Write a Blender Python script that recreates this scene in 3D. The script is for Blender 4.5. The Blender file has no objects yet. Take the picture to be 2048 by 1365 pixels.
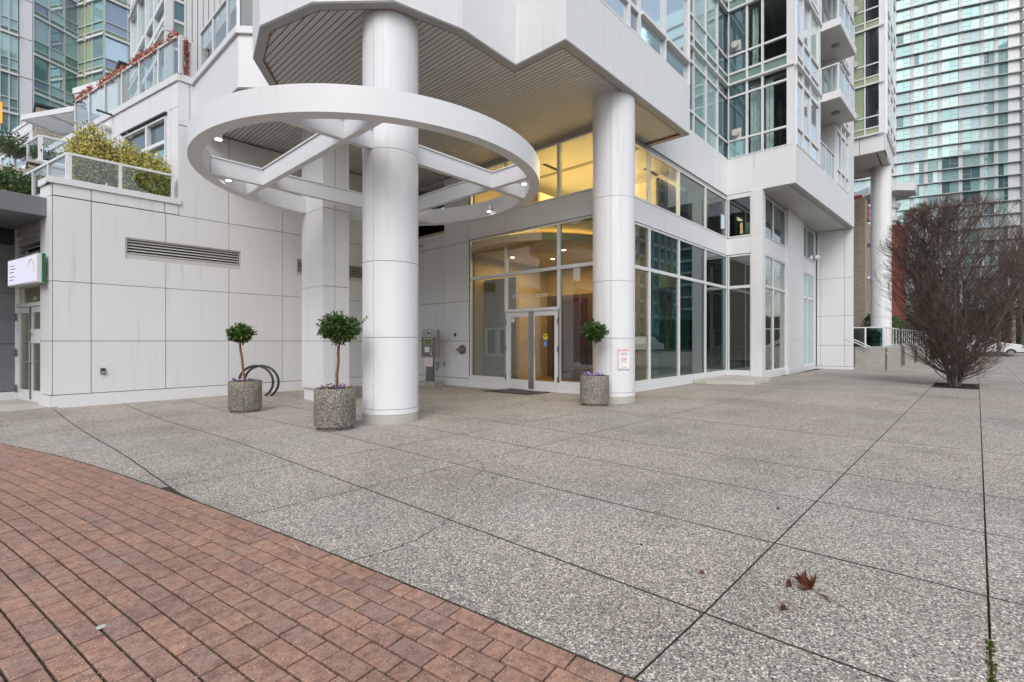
import bpy, bmesh, math, random
from mathutils import Vector, Matrix
random.seed(7)
R = math.radians
SC = bpy.context.scene
COL = SC.collection
# ---------------------------------------------------------------- camera, light, exposure
CAM_H = 1.33
FPX = 962.0            # focal length in pixels of the 2048 px wide photograph
YAW = math.atan2(0.6783, 0.7348)
cam_d = bpy.data.cameras.new('camera')
cam = bpy.data.objects.new('camera', cam_d)
COL.objects.link(cam)
cam_d.sensor_width = 36.0
cam_d.lens = 36.0 * FPX / 2048.0
cam_d.clip_start = 0.05
cam_d.clip_end = 2000
cam.location = (0, 0, CAM_H)
cam.rotation_euler = (R(90), 0, YAW - R(90))
SC.camera = cam

SUN_AZ = R(-148)       # direction the light comes from, measured from +X
SUN_EL = R(46)
world = bpy.data.worlds.new('World')
SC.world = world
world.use_nodes = True
nt = world.node_tree
nt.nodes.clear()
sky = nt.nodes.new('ShaderNodeTexSky')
sky.sky_type = 'NISHITA'
sky.sun_disc = False
sky.sun_elevation = SUN_EL
sky.sun_rotation = R(90) - SUN_AZ
sky.air_density = 1.2
sky.dust_density = 2.5
sky.ozone_density = 1.5
bg = nt.nodes.new('ShaderNodeBackground')
bg.inputs['Strength'].default_value = 0.15
wo = nt.nodes.new('ShaderNodeOutputWorld')
hsv = nt.nodes.new('ShaderNodeHueSaturation')
hsv.inputs['Saturation'].default_value = 0.5
nt.links.new(sky.outputs['Color'], hsv.inputs['Color'])
nt.links.new(hsv.outputs['Color'], bg.inputs['Color'])
nt.links.new(bg.outputs['Background'], wo.inputs['Surface'])
sd = bpy.data.lights.new('sun', 'SUN')
sd.energy = 0.55
sd.angle = R(35)
sd.color = (1.0, 0.97, 0.93)
so = bpy.data.objects.new('sun', sd)
COL.objects.link(so)
sv_ = Vector((math.cos(SUN_AZ) * math.cos(SUN_EL), math.sin(SUN_AZ) * math.cos(SUN_EL), math.sin(SUN_EL)))
so.rotation_euler = sv_.to_track_quat('Z', 'Y').to_euler()
so.location = (0, -20, 40)
SC.view_settings.view_transform = 'Standard'
SC.view_settings.look = 'None'
SC.view_settings.gamma = 1.0
SC.view_settings.use_curve_mapping = False
SC.view_settings.exposure = 0.68
SC.render.engine = 'CYCLES'
SC.cycles.max_bounces = 8
SC.cycles.diffuse_bounces = 4
SC.cycles.glossy_bounces = 4
SC.cycles.transmission_bounces = 6
SC.cycles.transparent_max_bounces = 12
SC.cycles.use_denoising = True
SC.cycles.caustics_reflective = False
SC.cycles.caustics_refractive = False
SC.cycles.sample_clamp_indirect = 4.0

# ---------------------------------------------------------------- survey helpers: a sight line met with a real plane
CA, CB = 0.6783, 0.7348
def dirw(u):
    r = (u - 1024.0) / FPX
    return CA * r + CB, -CB * r + CA
def gz(Y):
    t = min(1, max(0, (Y - 6.5) / 4.5))
    return -0.09 * t * t * (3 - 2 * t)
def GP(u, v, Z=None):
    z = 0.0 if Z is None else Z
    for i in range(6):
        d = FPX * (CAM_H - z) / (v - 683.0)
        q = dirw(u)
        x, y = q[0] * d, q[1] * d
        if Z is not None: break
        z = gz(y)
    return Vector((x, y, z))
def w2p(X, Y, Z):
    r = CA * X - CB * Y
    f = CB * X + CA * Y
    if f < 0.05: return (-9999, -9999)
    return 1024 + FPX * r / f, 683 - FPX * (Z - CAM_H) / f

# ---------------------------------------------------------------- materials
MATS = {}
def newmat(name):
    m = bpy.data.materials.new(name)
    m.use_nodes = True
    n = m.node_tree
    n.nodes.clear()
    out = n.nodes.new('ShaderNodeOutputMaterial')
    MATS[name] = m
    return m, n, out
def N(n, t, **kw):
    x = n.nodes.new(t)
    for k, v in kw.items():
        if k in x.inputs: x.inputs[k].default_value = v
        else: setattr(x, k, v)
    return x
def ramp(n, fac, stops):
    r = n.nodes.new('ShaderNodeValToRGB')
    el = r.color_ramp.elements
    while len(el) > 1: el.remove(el[-1])
    for i, (p, c) in enumerate(stops):
        e = el[0] if i == 0 else el.new(p)
        e.position = p
        e.color = (c[0], c[1], c[2], 1) if not isinstance(c, (int, float)) else (c, c, c, 1)
    n.links.new(fac, r.inputs['Fac'])
    return r.outputs['Color']
def mixc(n, fac, a, b, mode='MIX'):
    m = n.nodes.new('ShaderNodeMix')
    m.data_type = 'RGBA'
    m.blend_type = mode
    for sock, val in ((m.inputs[0], fac), (m.inputs[6], a), (m.inputs[7], b)):
        if isinstance(val, (int, float)): sock.default_value = val
        elif isinstance(val, (tuple, list)): sock.default_value = (val[0], val[1], val[2], 1)
        else: n.links.new(val, sock)
    return m.outputs[2]
def coords(n, scale=(1, 1, 1), kind='Object', rot=(0, 0, 0)):
    tc = n.nodes.new('ShaderNodeTexCoord')
    mp = n.nodes.new('ShaderNodeMapping')
    mp.inputs['Scale'].default_value = scale
    mp.inputs['Rotation'].default_value = rot
    n.links.new(tc.outputs[kind], mp.inputs['Vector'])
    return mp.outputs['Vector']
def noise(n, vec, scale, detail=4, rough=0.6):
    x = N(n, 'ShaderNodeTexNoise', Scale=scale, Detail=detail, Roughness=rough)
    n.links.new(vec, x.inputs['Vector'])
    return x.outputs['Fac']
def principled(n, out, color, rough=0.5, metal=0.0, spec=0.5, bump=None, bstr=0.2, bdist=0.01):
    p = n.nodes.new('ShaderNodeBsdfPrincipled')
    for key, val in (('Base Color', color), ('Roughness', rough), ('Metallic', metal), ('Specular IOR Level', spec)):
        s = p.inputs[key]
        if isinstance(val, (int, float)): s.default_value = val
        elif isinstance(val, (tuple, list)): s.default_value = (val[0], val[1], val[2], 1)
        else: n.links.new(val, s)
    if bump is not None:
        b = N(n, 'ShaderNodeBump', Strength=bstr, Distance=bdist)
        n.links.new(bump, b.inputs['Height'])
        n.links.new(b.outputs['Normal'], p.inputs['Normal'])
    n.links.new(p.outputs['BSDF'], out.inputs['Surface'])
    return p
def plain(name, c, rough=0.5, metal=0.0, spec=0.5, vary=0.08, vs=3.0):
    m, n, out = newmat(name)
    f = noise(n, coords(n), vs, 5)
    c2 = tuple(max(0, k * (1 - vary * 2.0)) for k in c)
    c1 = tuple(min(1, k * (1 + vary)) for k in c)
    principled(n, out, mixc(n, f, c2, c1), rough, metal, spec)
    return m
def emis(name, c, s):
    m, n, out = newmat(name)
    e = N(n, 'ShaderNodeEmission', Strength=s)
    e.inputs['Color'].default_value = (c[0], c[1], c[2], 1)
    n.links.new(e.outputs[0], out.inputs['Surface'])
    return m
def panelmat(name, c, dirt=0.5, rough=0.42):
    m, n, out = newmat(name)
    big = noise(n, coords(n), 0.55, 4)
    col = mixc(n, big, tuple(k * 0.955 for k in c), c)
    streak = noise(n, coords(n, (5.5, 5.5, 0.28)), 1.0, 6, 0.65)
    sr = ramp(n, streak, [(0.0, 0.0), (0.56, 0.0), (0.78, 1.0)])
    patch = ramp(n, noise(n, coords(n), 0.9, 3), [(0.35, 0.0), (0.7, 1.0)])
    f = mixc(n, 1.0, sr, patch, 'MULTIPLY')
    f2 = mixc(n, 1.0, f, (dirt, dirt, dirt), 'MULTIPLY')
    col = mixc(n, f2, col, (0.47, 0.45, 0.41))
    oi = N(n, 'ShaderNodeObjectInfo')
    v = ramp(n, oi.outputs['Random'], [(0.0, 0.955), (1.0, 1.0)])
    col = mixc(n, 1.0, col, v, 'MULTIPLY')
    principled(n, out, col, rough, 0, 0.45, bump=noise(n, coords(n), 1.3, 2), bstr=0.12, bdist=0.03)
    return m
panelmat('white_panel', (0.755, 0.765, 0.78), 0.8)
panelmat('white_plinth', (0.76, 0.765, 0.785), 0.7)
panelmat('white_paint', (0.76, 0.77, 0.79), 0.28)
plain('tower_frame', (0.50, 0.56, 0.55), 0.4, vary=0.04)
plain('tower_pier', (0.56, 0.56, 0.58), 0.5, vary=0.04)
plain('slab_edge_grey', (0.44, 0.48, 0.47), 0.5, vary=0.04)
plain('frame_white', (0.74, 0.75, 0.765), 0.35, vary=0.04)
plain('joint_dark', (0.055, 0.055, 0.06), 0.8)
plain('trim_grey', (0.36, 0.36, 0.355), 0.45)
plain('soffit_grey', (0.56, 0.55, 0.53), 0.5, vary=0.06)
plain('copper_edge', (0.22, 0.10, 0.05), 0.6)
plain('grey_panel', (0.20, 0.21, 0.225), 0.4)
plain('dark_metal', (0.03, 0.03, 0.032), 0.4)
plain('black_rubber', (0.015, 0.015, 0.017), 0.45)
plain('steel', (0.42, 0.41, 0.40), 0.32, 0.9, vary=0.1, vs=8)
plain('bronze', (0.23, 0.21, 0.20), 0.38, 0.7)
plain('concrete', (0.40, 0.385, 0.35), 0.85, vary=0.18, vs=4)
plain('concrete_stain_shade', (0.17, 0.16, 0.13), 0.9, vary=0.3, vs=5)  # dirt tone, also carries the shade put on the planter block ends
plain('concrete_pale', (0.50, 0.48, 0.43), 0.85, vary=0.15, vs=3)
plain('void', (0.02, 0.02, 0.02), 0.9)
plain('asphalt', (0.055, 0.056, 0.06), 0.85, vary=0.2, vs=2)
plain('soil', (0.035, 0.022, 0.015), 0.95, vary=0.3, vs=30)
plain('red_metal', (0.28, 0.055, 0.035), 0.6)
plain('rim_cream', (0.50, 0.46, 0.33), 0.5)
plain('interior_floor', (0.42, 0.28, 0.16), 0.3)
plain('interior_cream', (0.58, 0.48, 0.33), 0.7)
plain('screen_wine', (0.05, 0.018, 0.018), 0.25)
plain('interior_brown', (0.13, 0.085, 0.06), 0.6)
plain('interior_grey', (0.34, 0.34, 0.335), 0.8)
plain('interior_dark', (0.04, 0.035, 0.035), 0.7)
plain('car_white', (0.78, 0.78, 0.78), 0.25, 0, 0.6, vary=0.02)
plain('ceramic_white', (0.8, 0.8, 0.8), 0.4, vary=0.02)
plain('sign_green', (0.02, 0.16, 0.06), 0.4)
plain('ink_red', (0.55, 0.02, 0.03), 0.6, vary=0.02)
plain('ink_black', (0.03, 0.03, 0.035), 0.6, vary=0.02)
plain('ink_blue', (0.02, 0.16, 0.5), 0.5, vary=0.02)
plain('ink_yellow', (0.7, 0.62, 0.04), 0.5, vary=0.02)
plain('lcd_green', (0.14, 0.22, 0.08), 0.25)
plain('etched_white', (0.75, 0.76, 0.74), 0.6, vary=0.02)
plain('curtain', (0.72, 0.80, 0.84), 0.9, vary=0.15, vs=6)
plain('spandrel_green', (0.20, 0.30, 0.25), 0.25, 0, 0.6)
plain('panel_lime', (0.34, 0.43, 0.27), 0.22, 0, 0.7, vary=0.12, vs=0.8)
plain('bark', (0.17, 0.145, 0.125), 0.9, vary=0.3, vs=9)
plain('twig', (0.135, 0.098, 0.078), 0.9, vary=0.3, vs=5)
plain('trunk_pale', (0.34, 0.26, 0.19), 0.8, vary=0.3, vs=40)
plain('trunk_red', (0.22, 0.06, 0.035), 0.7, vary=0.3, vs=30)
plain('silver', (0.5, 0.5, 0.52), 0.3, 0.8)
emis('lamp_glow', (1.0, 0.93, 0.78), 5)
emis('sign_glow', (0.84, 0.84, 1.0), 0.60)
emis('exit_red', (1.0, 0.06, 0.03), 1.6)
emis('amber_window', (1.0, 0.42, 0.06), 0.9)
emis('cove_glow', (1.0, 0.60, 0.16), 7.0)
emis('downlight_glow', (1.0, 0.85, 0.6), 10)

def glass(name, tint, refl=0.0, rough=0.0, ior=1.5):
    m, n, out = newmat(name)
    t = N(n, 'ShaderNodeBsdfTransparent')
    t.inputs['Color'].default_value = (*tint, 1)
    g = N(n, 'ShaderNodeBsdfGlossy', Roughness=rough)
    g.inputs['Color'].default_value = (0.95, 0.98, 1.0, 1)
    ge = n.nodes.new('ShaderNodeNewGeometry')
    dt = n.nodes.new('ShaderNodeVectorMath'); dt.operation = 'DOT_PRODUCT'
    n.links.new(ge.outputs['Incoming'], dt.inputs[0]); n.links.new(ge.outputs['Normal'], dt.inputs[1])
    ab = N(n, 'ShaderNodeMath', operation='ABSOLUTE'); n.links.new(dt.outputs['Value'], ab.inputs[0])
    om = N(n, 'ShaderNodeMath', operation='SUBTRACT'); om.inputs[0].default_value = 1.0; n.links.new(ab.outputs[0], om.inputs[1])
    pw_ = N(n, 'ShaderNodeMath', operation='POWER'); n.links.new(om.outputs[0], pw_.inputs[0]); pw_.inputs[1].default_value = 4.2
    mu = N(n, 'ShaderNodeMath', operation='MULTIPLY_ADD')
    f0 = ((ior - 1) / (ior + 1)) ** 2 * 0.6 + refl * 0.5
    n.links.new(pw_.outputs[0], mu.inputs[0]); mu.inputs[1].default_value = 0.8 - f0; mu.inputs[2].default_value = f0
    mx = n.nodes.new('ShaderNodeMixShader')
    n.links.new(mu.outputs[0], mx.inputs[0])
    n.links.new(t.outputs[0], mx.inputs[1])
    n.links.new(g.outputs[0], mx.inputs[2])
    n.links.new(mx.outputs[0], out.inputs['Surface'])
    return m
glass('glass_clear', (0.86, 0.90, 0.88), 0.05)
glass('glass_rail', (0.84, 0.90, 0.89), 0.06)
glass('glass_lobby', (0.74, 0.79, 0.75), 0.17, ior=1.6)
glass('glass_street', (0.50, 0.68, 0.67), 0.20, ior=1.6)
glass('glass_teal', (0.36, 0.52, 0.53), 0.17, ior=1.6)
glass('glass_door', (0.72, 0.74, 0.68), 0.10)
def mirror_glass(name, c, rough=0.04, spec=0.9, metal=0.35, vary=0.15):
    m, n, out = newmat(name)
    oi = N(n, 'ShaderNodeObjectInfo')
    col = mixc(n, oi.outputs['Random'], tuple(k * (1 - vary) for k in c), tuple(min(1, k * (1 + vary)) for k in c))
    principled(n, out, col, rough, metal, spec, bump=noise(n, coords(n), 0.6, 2), bstr=0.05, bdist=0.02)
    return m
mirror_glass('glass_sky', (0.62, 0.74, 0.80), metal=0.75)
mirror_glass('glass_pale_teal', (0.40, 0.57, 0.56), metal=0.3)
mirror_glass('glass_mid_teal', (0.28, 0.46, 0.46), metal=0.35)
mirror_glass('glass_deep', (0.10, 0.17, 0.19), metal=0.3)
mirror_glass('glass_green', (0.17, 0.31, 0.28), metal=0.3)
mirror_glass('glass_violet', (0.27, 0.33, 0.40), metal=0.4)
mirror_glass('glass_black', (0.02, 0.028, 0.035), metal=0.0, spec=0.8)
mirror_glass('curtain_glass', (0.36, 0.50, 0.53), rough=0.12, metal=0.1)
mirror_glass('glass_mint', (0.48, 0.62, 0.58), rough=0.1, metal=0.15)

# exposed-aggregate concrete: cells of small stones in a grey matrix
def aggregate(name, base, contrast=1.0, scale=95, objvar=0.06):
    m, n, out = newmat(name)
    co = coords(n)
    vo = N(n, 'ShaderNodeTexVoronoi', Scale=scale, Randomness=1.0)
    n.links.new(co, vo.inputs['Vector'])
    sep = N(n, 'ShaderNodeSeparateColor')
    n.links.new(vo.outputs['Color'], sep.inputs[0])
    k = base
    tones = ramp(n, sep.outputs[0], [(0.0, (0.09 * k, 0.09 * k, 0.095 * k)), (0.26, (0.14 * k, 0.135 * k, 0.13 * k)),
        (0.36, (0.31 * k, 0.295 * k, 0.27 * k)), (0.55, (0.46 * k, 0.425 * k, 0.38 * k)), (0.85, (0.62 * k, 0.585 * k, 0.53 * k)), (1.0, (0.86 * k, 0.83 * k, 0.79 * k))])
    edge = ramp(n, vo.outputs['Distance'], [(0.0, 1.0), (0.40, 1.0), (0.66, 0.0)])
    c = mixc(n, edge, (0.26 * k, 0.245 * k, 0.22 * k), tones)
    co2 = coords(n)
    v2 = N(n, 'ShaderNodeTexVoronoi', Scale=scale * 0.62)
    n.links.new(co2, v2.inputs['Vector'])
    s2 = N(n, 'ShaderNodeSeparateColor')
    n.links.new(v2.outputs['Color'], s2.inputs[0])
    mask = ramp(n, s2.outputs[1], [(0.0, 1.0), (0.50, 1.0), (0.51, 0.0)])
    e2 = ramp(n, v2.outputs['Distance'], [(0.0, 1.0), (0.30, 1.0), (0.38, 0.0)])
    mk = mixc(n, 1.0, mask, e2, 'MULTIPLY')
    big = ramp(n, s2.outputs[0], [(0.0, (0.06 * k, 0.06 * k, 0.07 * k)), (0.50, (0.11 * k, 0.105 * k, 0.105 * k)), (0.60, (0.34 * k, 0.30 * k, 0.25 * k)), (0.9, (0.55 * k, 0.52 * k, 0.48 * k)), (1.0, (0.95 * k, 0.93 * k, 0.90 * k))])
    c = mixc(n, mk, c, big)
    blotch = ramp(n, noise(n, coords(n), 0.7, 6, 0.65), [(0.25, 0.80), (0.5, 0.98), (0.8, 1.12)])
    c = mixc(n, 1.0, c, blotch, 'MULTIPLY')
    wet = ramp(n, noise(n, coords(n, (1, 1, 1)), 0.42, 7, 0.62), [(0.0, 0.62), (0.40, 0.80), (0.50, 0.98), (1.0, 1.05)])
    c = mixc(n, 0.75, c, wet, 'MULTIPLY')
    gum = N(n, 'ShaderNodeTexVoronoi', Scale=2.3, Randomness=1.0)
    n.links.new(coords(n), gum.inputs['Vector'])
    gm = ramp(n, gum.outputs['Distance'], [(0.0, 0.55), (0.022, 0.62), (0.035, 1.0)])
    c = mixc(n, 0.8, c, gm, 'MULTIPLY')
    tint = ramp(n, noise(n, coords(n), 0.33, 3), [(0.3, (1.0, 0.95, 0.885)), (0.55, (1.0, 0.965, 0.925)), (0.75, (0.97, 0.97, 0.97))])
    c = mixc(n, 1.0, c, tint, 'MULTIPLY')
    sm = ramp(n, noise(n, coords(n), 2.6, 5, 0.7), [(0.28, 0.72), (0.42, 1.0), (1.0, 1.0)])
    c = mixc(n, 0.8, c, sm, 'MULTIPLY')
    olive = ramp(n, noise(n, coords(n), 1.1, 5), [(0.55, 0.0), (0.75, 0.22)])
    c = mixc(n, olive, c, (0.16, 0.15, 0.09))
    oi = N(n, 'ShaderNodeObjectInfo')
    v = ramp(n, oi.outputs['Random'], [(0.0, 1 - objvar), (1.0, 1.0)])
    c = mixc(n, 1.0, c, v, 'MULTIPLY')
    principled(n, out, c, 0.75, 0, 0.35, bump=edge, bstr=0.55, bdist=0.004)
    return m
aggregate('aggregate_paving', 1.16, scale=98)
aggregate('aggregate_planter', 0.74, scale=80)

def brickmat():
    m, n, out = newmat('clay_brick')
    oi = N(n, 'ShaderNodeObjectInfo')
    c = ramp(n, oi.outputs['Random'], [(0.0, (0.30, 0.20, 0.165)), (0.05, (0.34, 0.21, 0.165)), (0.35, (0.37, 0.215, 0.155)),
        (0.6, (0.395, 0.225, 0.162)), (0.85, (0.41, 0.242, 0.165)), (1.0, (0.36, 0.21, 0.165))])
    cc = coords(n)
    tcw = n.nodes.new('ShaderNodeNewGeometry'); cw = tcw.outputs['Position']
    f = noise(n, cw, 16, 7, 0.72)
    c = mixc(n, ramp(n, f, [(0.36, 1.0), (0.58, 0.0)]), c, mixc(n, 0.62, c, (0.10, 0.055, 0.05)))
    spots = ramp(n, noise(n, cw, 55, 3, 0.5), [(0.0, 0.0), (0.58, 0.0), (0.68, 0.7)])
    c = mixc(n, spots, c, (0.15, 0.06, 0.05))
    blot = ramp(n, noise(n, cw, 2.2, 5), [(0.3, 0.78), (0.7, 1.10)])
    c = mixc(n, 1.0, c, blot, 'MULTIPLY')
    grey = ramp(n, noise(n, cw, 5.5, 5), [(0.5, 0.0), (0.75, 0.45)])
    c = mixc(n, grey, c, (0.27, 0.22, 0.19))
    w = ramp(n, noise(n, cw, 120, 2, 0.5), [(0.0, 0.0), (0.62, 0.0), (0.70, 0.55)])
    c = mixc(n, w, c, (0.55, 0.46, 0.40))
    principled(n, out, c, 0.72, 0, 0.35, bump=noise(n, cw, 60, 4), bstr=0.5, bdist=0.004)
brickmat()
def wallbrick(name, a, b, mortar, sc=1.0):
    m, n, out = newmat(name)
    tc = n.nodes.new('ShaderNodeTexCoord')
    sp = n.nodes.new('ShaderNodeSeparateXYZ')
    n.links.new(tc.outputs['Object'], sp.inputs[0])
    ad = N(n, 'ShaderNodeMath', operation='ADD')
    n.links.new(sp.outputs[0], ad.inputs[0]); n.links.new(sp.outputs[1], ad.inputs[1])
    cb = n.nodes.new('ShaderNodeCombineXYZ')
    n.links.new(ad.outputs[0], cb.inputs[0]); n.links.new(sp.outputs[2], cb.inputs[1])
    br = N(n, 'ShaderNodeTexBrick', Scale=1.0 * sc)
    br.inputs['Brick Width'].default_value = 0.30
    br.inputs['Row Height'].default_value = 0.10
    br.inputs['Mortar Size'].default_value = 0.012
    br.inputs['Color1'].default_value = (*a, 1); br.inputs['Color2'].default_value = (*b, 1); br.inputs['Mortar'].default_value = (*mortar, 1)
    n.links.new(cb.outputs[0], br.inputs['Vector'])
    principled(n, out, br.outputs['Color'], 0.85, bump=br.outputs['Fac'], bstr=-0.3, bdist=0.01)
wallbrick('buff_brick', (0.46, 0.38, 0.30), (0.38, 0.30, 0.23), (0.20, 0.17, 0.14))
wallbrick('grey_brick', (0.30, 0.28, 0.25), (0.24, 0.22, 0.20), (0.12, 0.11, 0.10))
wallbrick('red_brick', (0.27, 0.06, 0.04), (0.22, 0.05, 0.035), (0.12, 0.05, 0.04))
plain('loose_brick', (0.47, 0.41, 0.33), 0.85, vary=0.2, vs=5)
plain('mortar_dark', (0.10, 0.09, 0.08), 0.9)

def leafmat(name, stops, rough=0.45, trans=0.25):
    m, n, out = newmat(name)
    g = n.nodes.new('ShaderNodeNewGeometry')
    c = ramp(n, g.outputs['Random Per Island'], stops)
    p = n.nodes.new('ShaderNodeBsdfPrincipled')
    n.links.new(c, p.inputs['Base Color'])
    p.inputs['Roughness'].default_value = rough
    t = n.nodes.new('ShaderNodeBsdfTranslucent')
    n.links.new(c, t.inputs['Color'])
    mx = N(n, 'ShaderNodeMixShader')
    mx.inputs[0].default_value = trans
    n.links.new(p.outputs[0], mx.inputs[1]); n.links.new(t.outputs[0], mx.inputs[2])
    n.links.new(mx.outputs[0], out.inputs['Surface'])
leafmat('leaf_dark', [(0.0, (0.02, 0.05, 0.014)), (0.45, (0.045, 0.11, 0.024)), (0.8, (0.10, 0.19, 0.035)), (1.0, (0.22, 0.32, 0.07))], 0.28)
leafmat('leaf_gold', [(0.0, (0.14, 0.18, 0.03)), (0.25, (0.40, 0.38, 0.06)), (0.6, (0.72, 0.62, 0.12)), (1.0, (0.85, 0.78, 0.36))])
leafmat('leaf_green', [(0.0, (0.02, 0.05, 0.015)), (0.6, (0.05, 0.11, 0.03)), (1.0, (0.12, 0.19, 0.05))])
leafmat('pansy_mix', [(0.0, (0.06, 0.015, 0.13)), (0.4, (0.16, 0.05, 0.30)), (0.55, (0.55, 0.50, 0.62)), (0.62, (0.22, 0.02, 0.05)), (0.8, (0.09, 0.03, 0.2)), (0.93, (0.75, 0.55, 0.05)), (1.0, (0.6, 0.2, 0.03))])
leafmat('pansy_violet', [(0.0, (0.14, 0.05, 0.32)), (0.5, (0.30, 0.14, 0.55)), (0.75, (0.55, 0.45, 0.70)), (0.9, (0.75, 0.7, 0.08)), (1.0, (0.7, 0.65, 0.6))])
leafmat('garland_red', [(0.0, (0.40, 0.03, 0.03)), (0.4, (0.60, 0.08, 0.07)), (0.6, (0.75, 0.35, 0.28)), (0.72, (0.80, 0.65, 0.5)), (0.8, (0.14, 0.20, 0.06)), (1.0, (0.07, 0.12, 0.03))], 0.5)
leafmat('moss', [(0.0, (0.05, 0.045, 0.02)), (0.6, (0.08, 0.10, 0.025)), (1.0, (0.16, 0.26, 0.03))], 0.8)
leafmat('dead_leaf', [(0.0, (0.05, 0.018, 0.014)), (0.5, (0.12, 0.04, 0.025)), (1.0, (0.26, 0.09, 0.045))], 0.6)
leafmat('frost_leaf', [(0.0, (0.10, 0.12, 0.12)), (0.6, (0.2, 0.24, 0.24)), (1.0, (0.6, 0.62, 0.62))])
leafmat('grit_white', [(0.0, (0.35, 0.30, 0.26)), (0.5, (0.60, 0.55, 0.50)), (1.0, (0.75, 0.72, 0.68))], 0.8, 0.0)
leafmat('grass_dry', [(0.0, (0.10, 0.09, 0.05)), (1.0, (0.20, 0.17, 0.09))], 0.8)

# ---------------------------------------------------------------- mesh helpers
class FR:
    """a vertical facade frame: origin, direction along it, outward normal"""
    def __init__(s, x, y, dx, dy, flip=False):
        l = math.hypot(dx, dy)
        s.P = Vector((x, y, 0)); s.D = Vector((dx / l, dy / l, 0))
        s.N = Vector((dy / l, -dx / l, 0))
        if flip: s.N = -s.N
    def p(s, a, d, z): return s.P + s.D * a + s.N * d + Vector((0, 0, z))
    def sv(s, u, v):
        """position (along, height) where the sight line through u, v meets the facade"""
        d = dirw(u)
        det = d[0] * -s.D.y + s.D.x * d[1]
        k = (s.P.x * -s.D.y + s.D.x * s.P.y) / det
        a = (d[0] * s.P.y - d[1] * s.P.x) / -det
        a = (Vector((d[0] * k, d[1] * k, 0)) - s.P).dot(s.D)
        return a, CAM_H - (v - 683.0) * k / FPX
class MB:
    def __init__(s): s.v = []; s.f = []; s.m = []
    def add(s, vs, fs, mi=0):
        o = len(s.v)
        s.v += [tuple(v) for v in vs]
        s.f += [tuple(i + o for i in f) for f in fs]
        s.m += [mi] * len(fs)
        return s
    def hexa(s, c, mi=0):
        return s.add(c, [(0, 3, 2, 1), (4, 5, 6, 7), (0, 1, 5, 4), (1, 2, 6, 5), (2, 3, 7, 6), (3, 0, 4, 7)], mi)
    def box(s, x0, x1, y0, y1, z0, z1, mi=0):
        return s.hexa([(x0, y0, z0), (x1, y0, z0), (x1, y1, z0), (x0, y1, z0), (x0, y0, z1), (x1, y0, z1), (x1, y1, z1), (x0, y1, z1)], mi)
    def fb(s, fr, a0, a1, d0, d1, z0, z1, mi=0):
        return s.hexa([fr.p(a0, d0, z0), fr.p(a1, d0, z0), fr.p(a1, d1, z0), fr.p(a0, d1, z0), fr.p(a0, d0, z1), fr.p(a1, d0, z1), fr.p(a1, d1, z1), fr.p(a0, d1, z1)], mi)
    def prism(s, poly, z0, z1, mi=0):
        n = len(poly)
        vs = [(x, y, z0) for x, y in poly] + [(x, y, z1) for x, y in poly]
        fs = [tuple(range(n - 1, -1, -1)), tuple(range(n, 2 * n))] + [(i, (i + 1) % n, (i + 1) % n + n, i + n) for i in range(n)]
        return s.add(vs, fs, mi)
    def cyl(s, x, y, r, z0, z1, n=32, r1=None, mi=0, a0=0.0, a1=None, caps=True):
        r1 = r if r1 is None else r1
        full = a1 is None
        k = n if full else n + 1
        A = [a0 + (2 * math.pi if full else a1 - a0) * i / n for i in range(k)]
        vs = [(x + r * math.cos(a), y + r * math.sin(a), z0) for a in A] + [(x + r1 * math.cos(a), y + r1 * math.sin(a), z1) for a in A]
        fs = [(i, (i + 1) % k, (i + 1) % k + k, i + k) for i in range(n if full else n)]
        if full and caps: fs += [tuple(range(k - 1, -1, -1)), tuple(range(k, 2 * k))]
        return s.add(vs, fs, mi)
    def shell(s, x, y, r0, r1, z0, z1, a0, a1, n=20, mi=0):
        A = [a0 + (a1 - a0) * i / n for i in range(n + 1)]
        vs = []
        for a in A:
            c, q = math.cos(a), math.sin(a)
            vs += [(x + r0 * c, y + r0 * q, z0), (x + r1 * c, y + r1 * q, z0), (x + r1 * c, y + r1 * q, z1), (x + r0 * c, y + r0 * q, z1)]
        fs = []
        for i in range(n):
            b = i * 4; t = b + 4
            for j in range(4): fs.append((b + j, b + (j + 1) % 4, t + (j + 1) % 4, t + j))
        if abs(abs(a1 - a0) - 2 * math.pi) > 1e-6: fs += [(0, 3, 2, 1), (n * 4, n * 4 + 1, n * 4 + 2, n * 4 + 3)]
        return s.add(vs, fs, mi)
    def tube(s, pts, rad, n=6, mi=0, closed=False):
        pts = [Vector(p) for p in pts]
        k = len(pts)
        rad = rad if isinstance(rad, (list, tuple)) else [rad] * k
        vs = []
        prev = None
        for i, p in enumerate(pts):
            if closed: d = pts[(i + 1) % k] - pts[i - 1]
            else: d = pts[min(i + 1, k - 1)] - pts[max(i - 1, 0)]
            if d.length < 1e-9: d = Vector((0, 0, 1))
            d.normalize()
            if prev is None:
                a = Vector((0, 0, 1)) if abs(d.z) < 0.9 else Vector((1, 0, 0))
            else: a = prev
            e1 = a - d * a.dot(d)
            if e1.length < 1e-6: e1 = d.orthogonal()
            e1.normalize(); prev = e1
            e2 = d.cross(e1)
            for j in range(n):
                t = 2 * math.pi * j / n
                vs.append(p + (e1 * math.cos(t) + e2 * math.sin(t)) * rad[i])
        fs = []
        for i in range(k if closed else k - 1):
            i2 = (i + 1) % k
            for j in range(n): fs.append((i * n + j, i * n + (j + 1) % n, i2 * n + (j + 1) % n, i2 * n + j))
        if not closed: fs += [tuple(range(n - 1, -1, -1)), tuple((k - 1) * n + j for j in range(n))]
        return s.add(vs, fs, mi)
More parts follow.
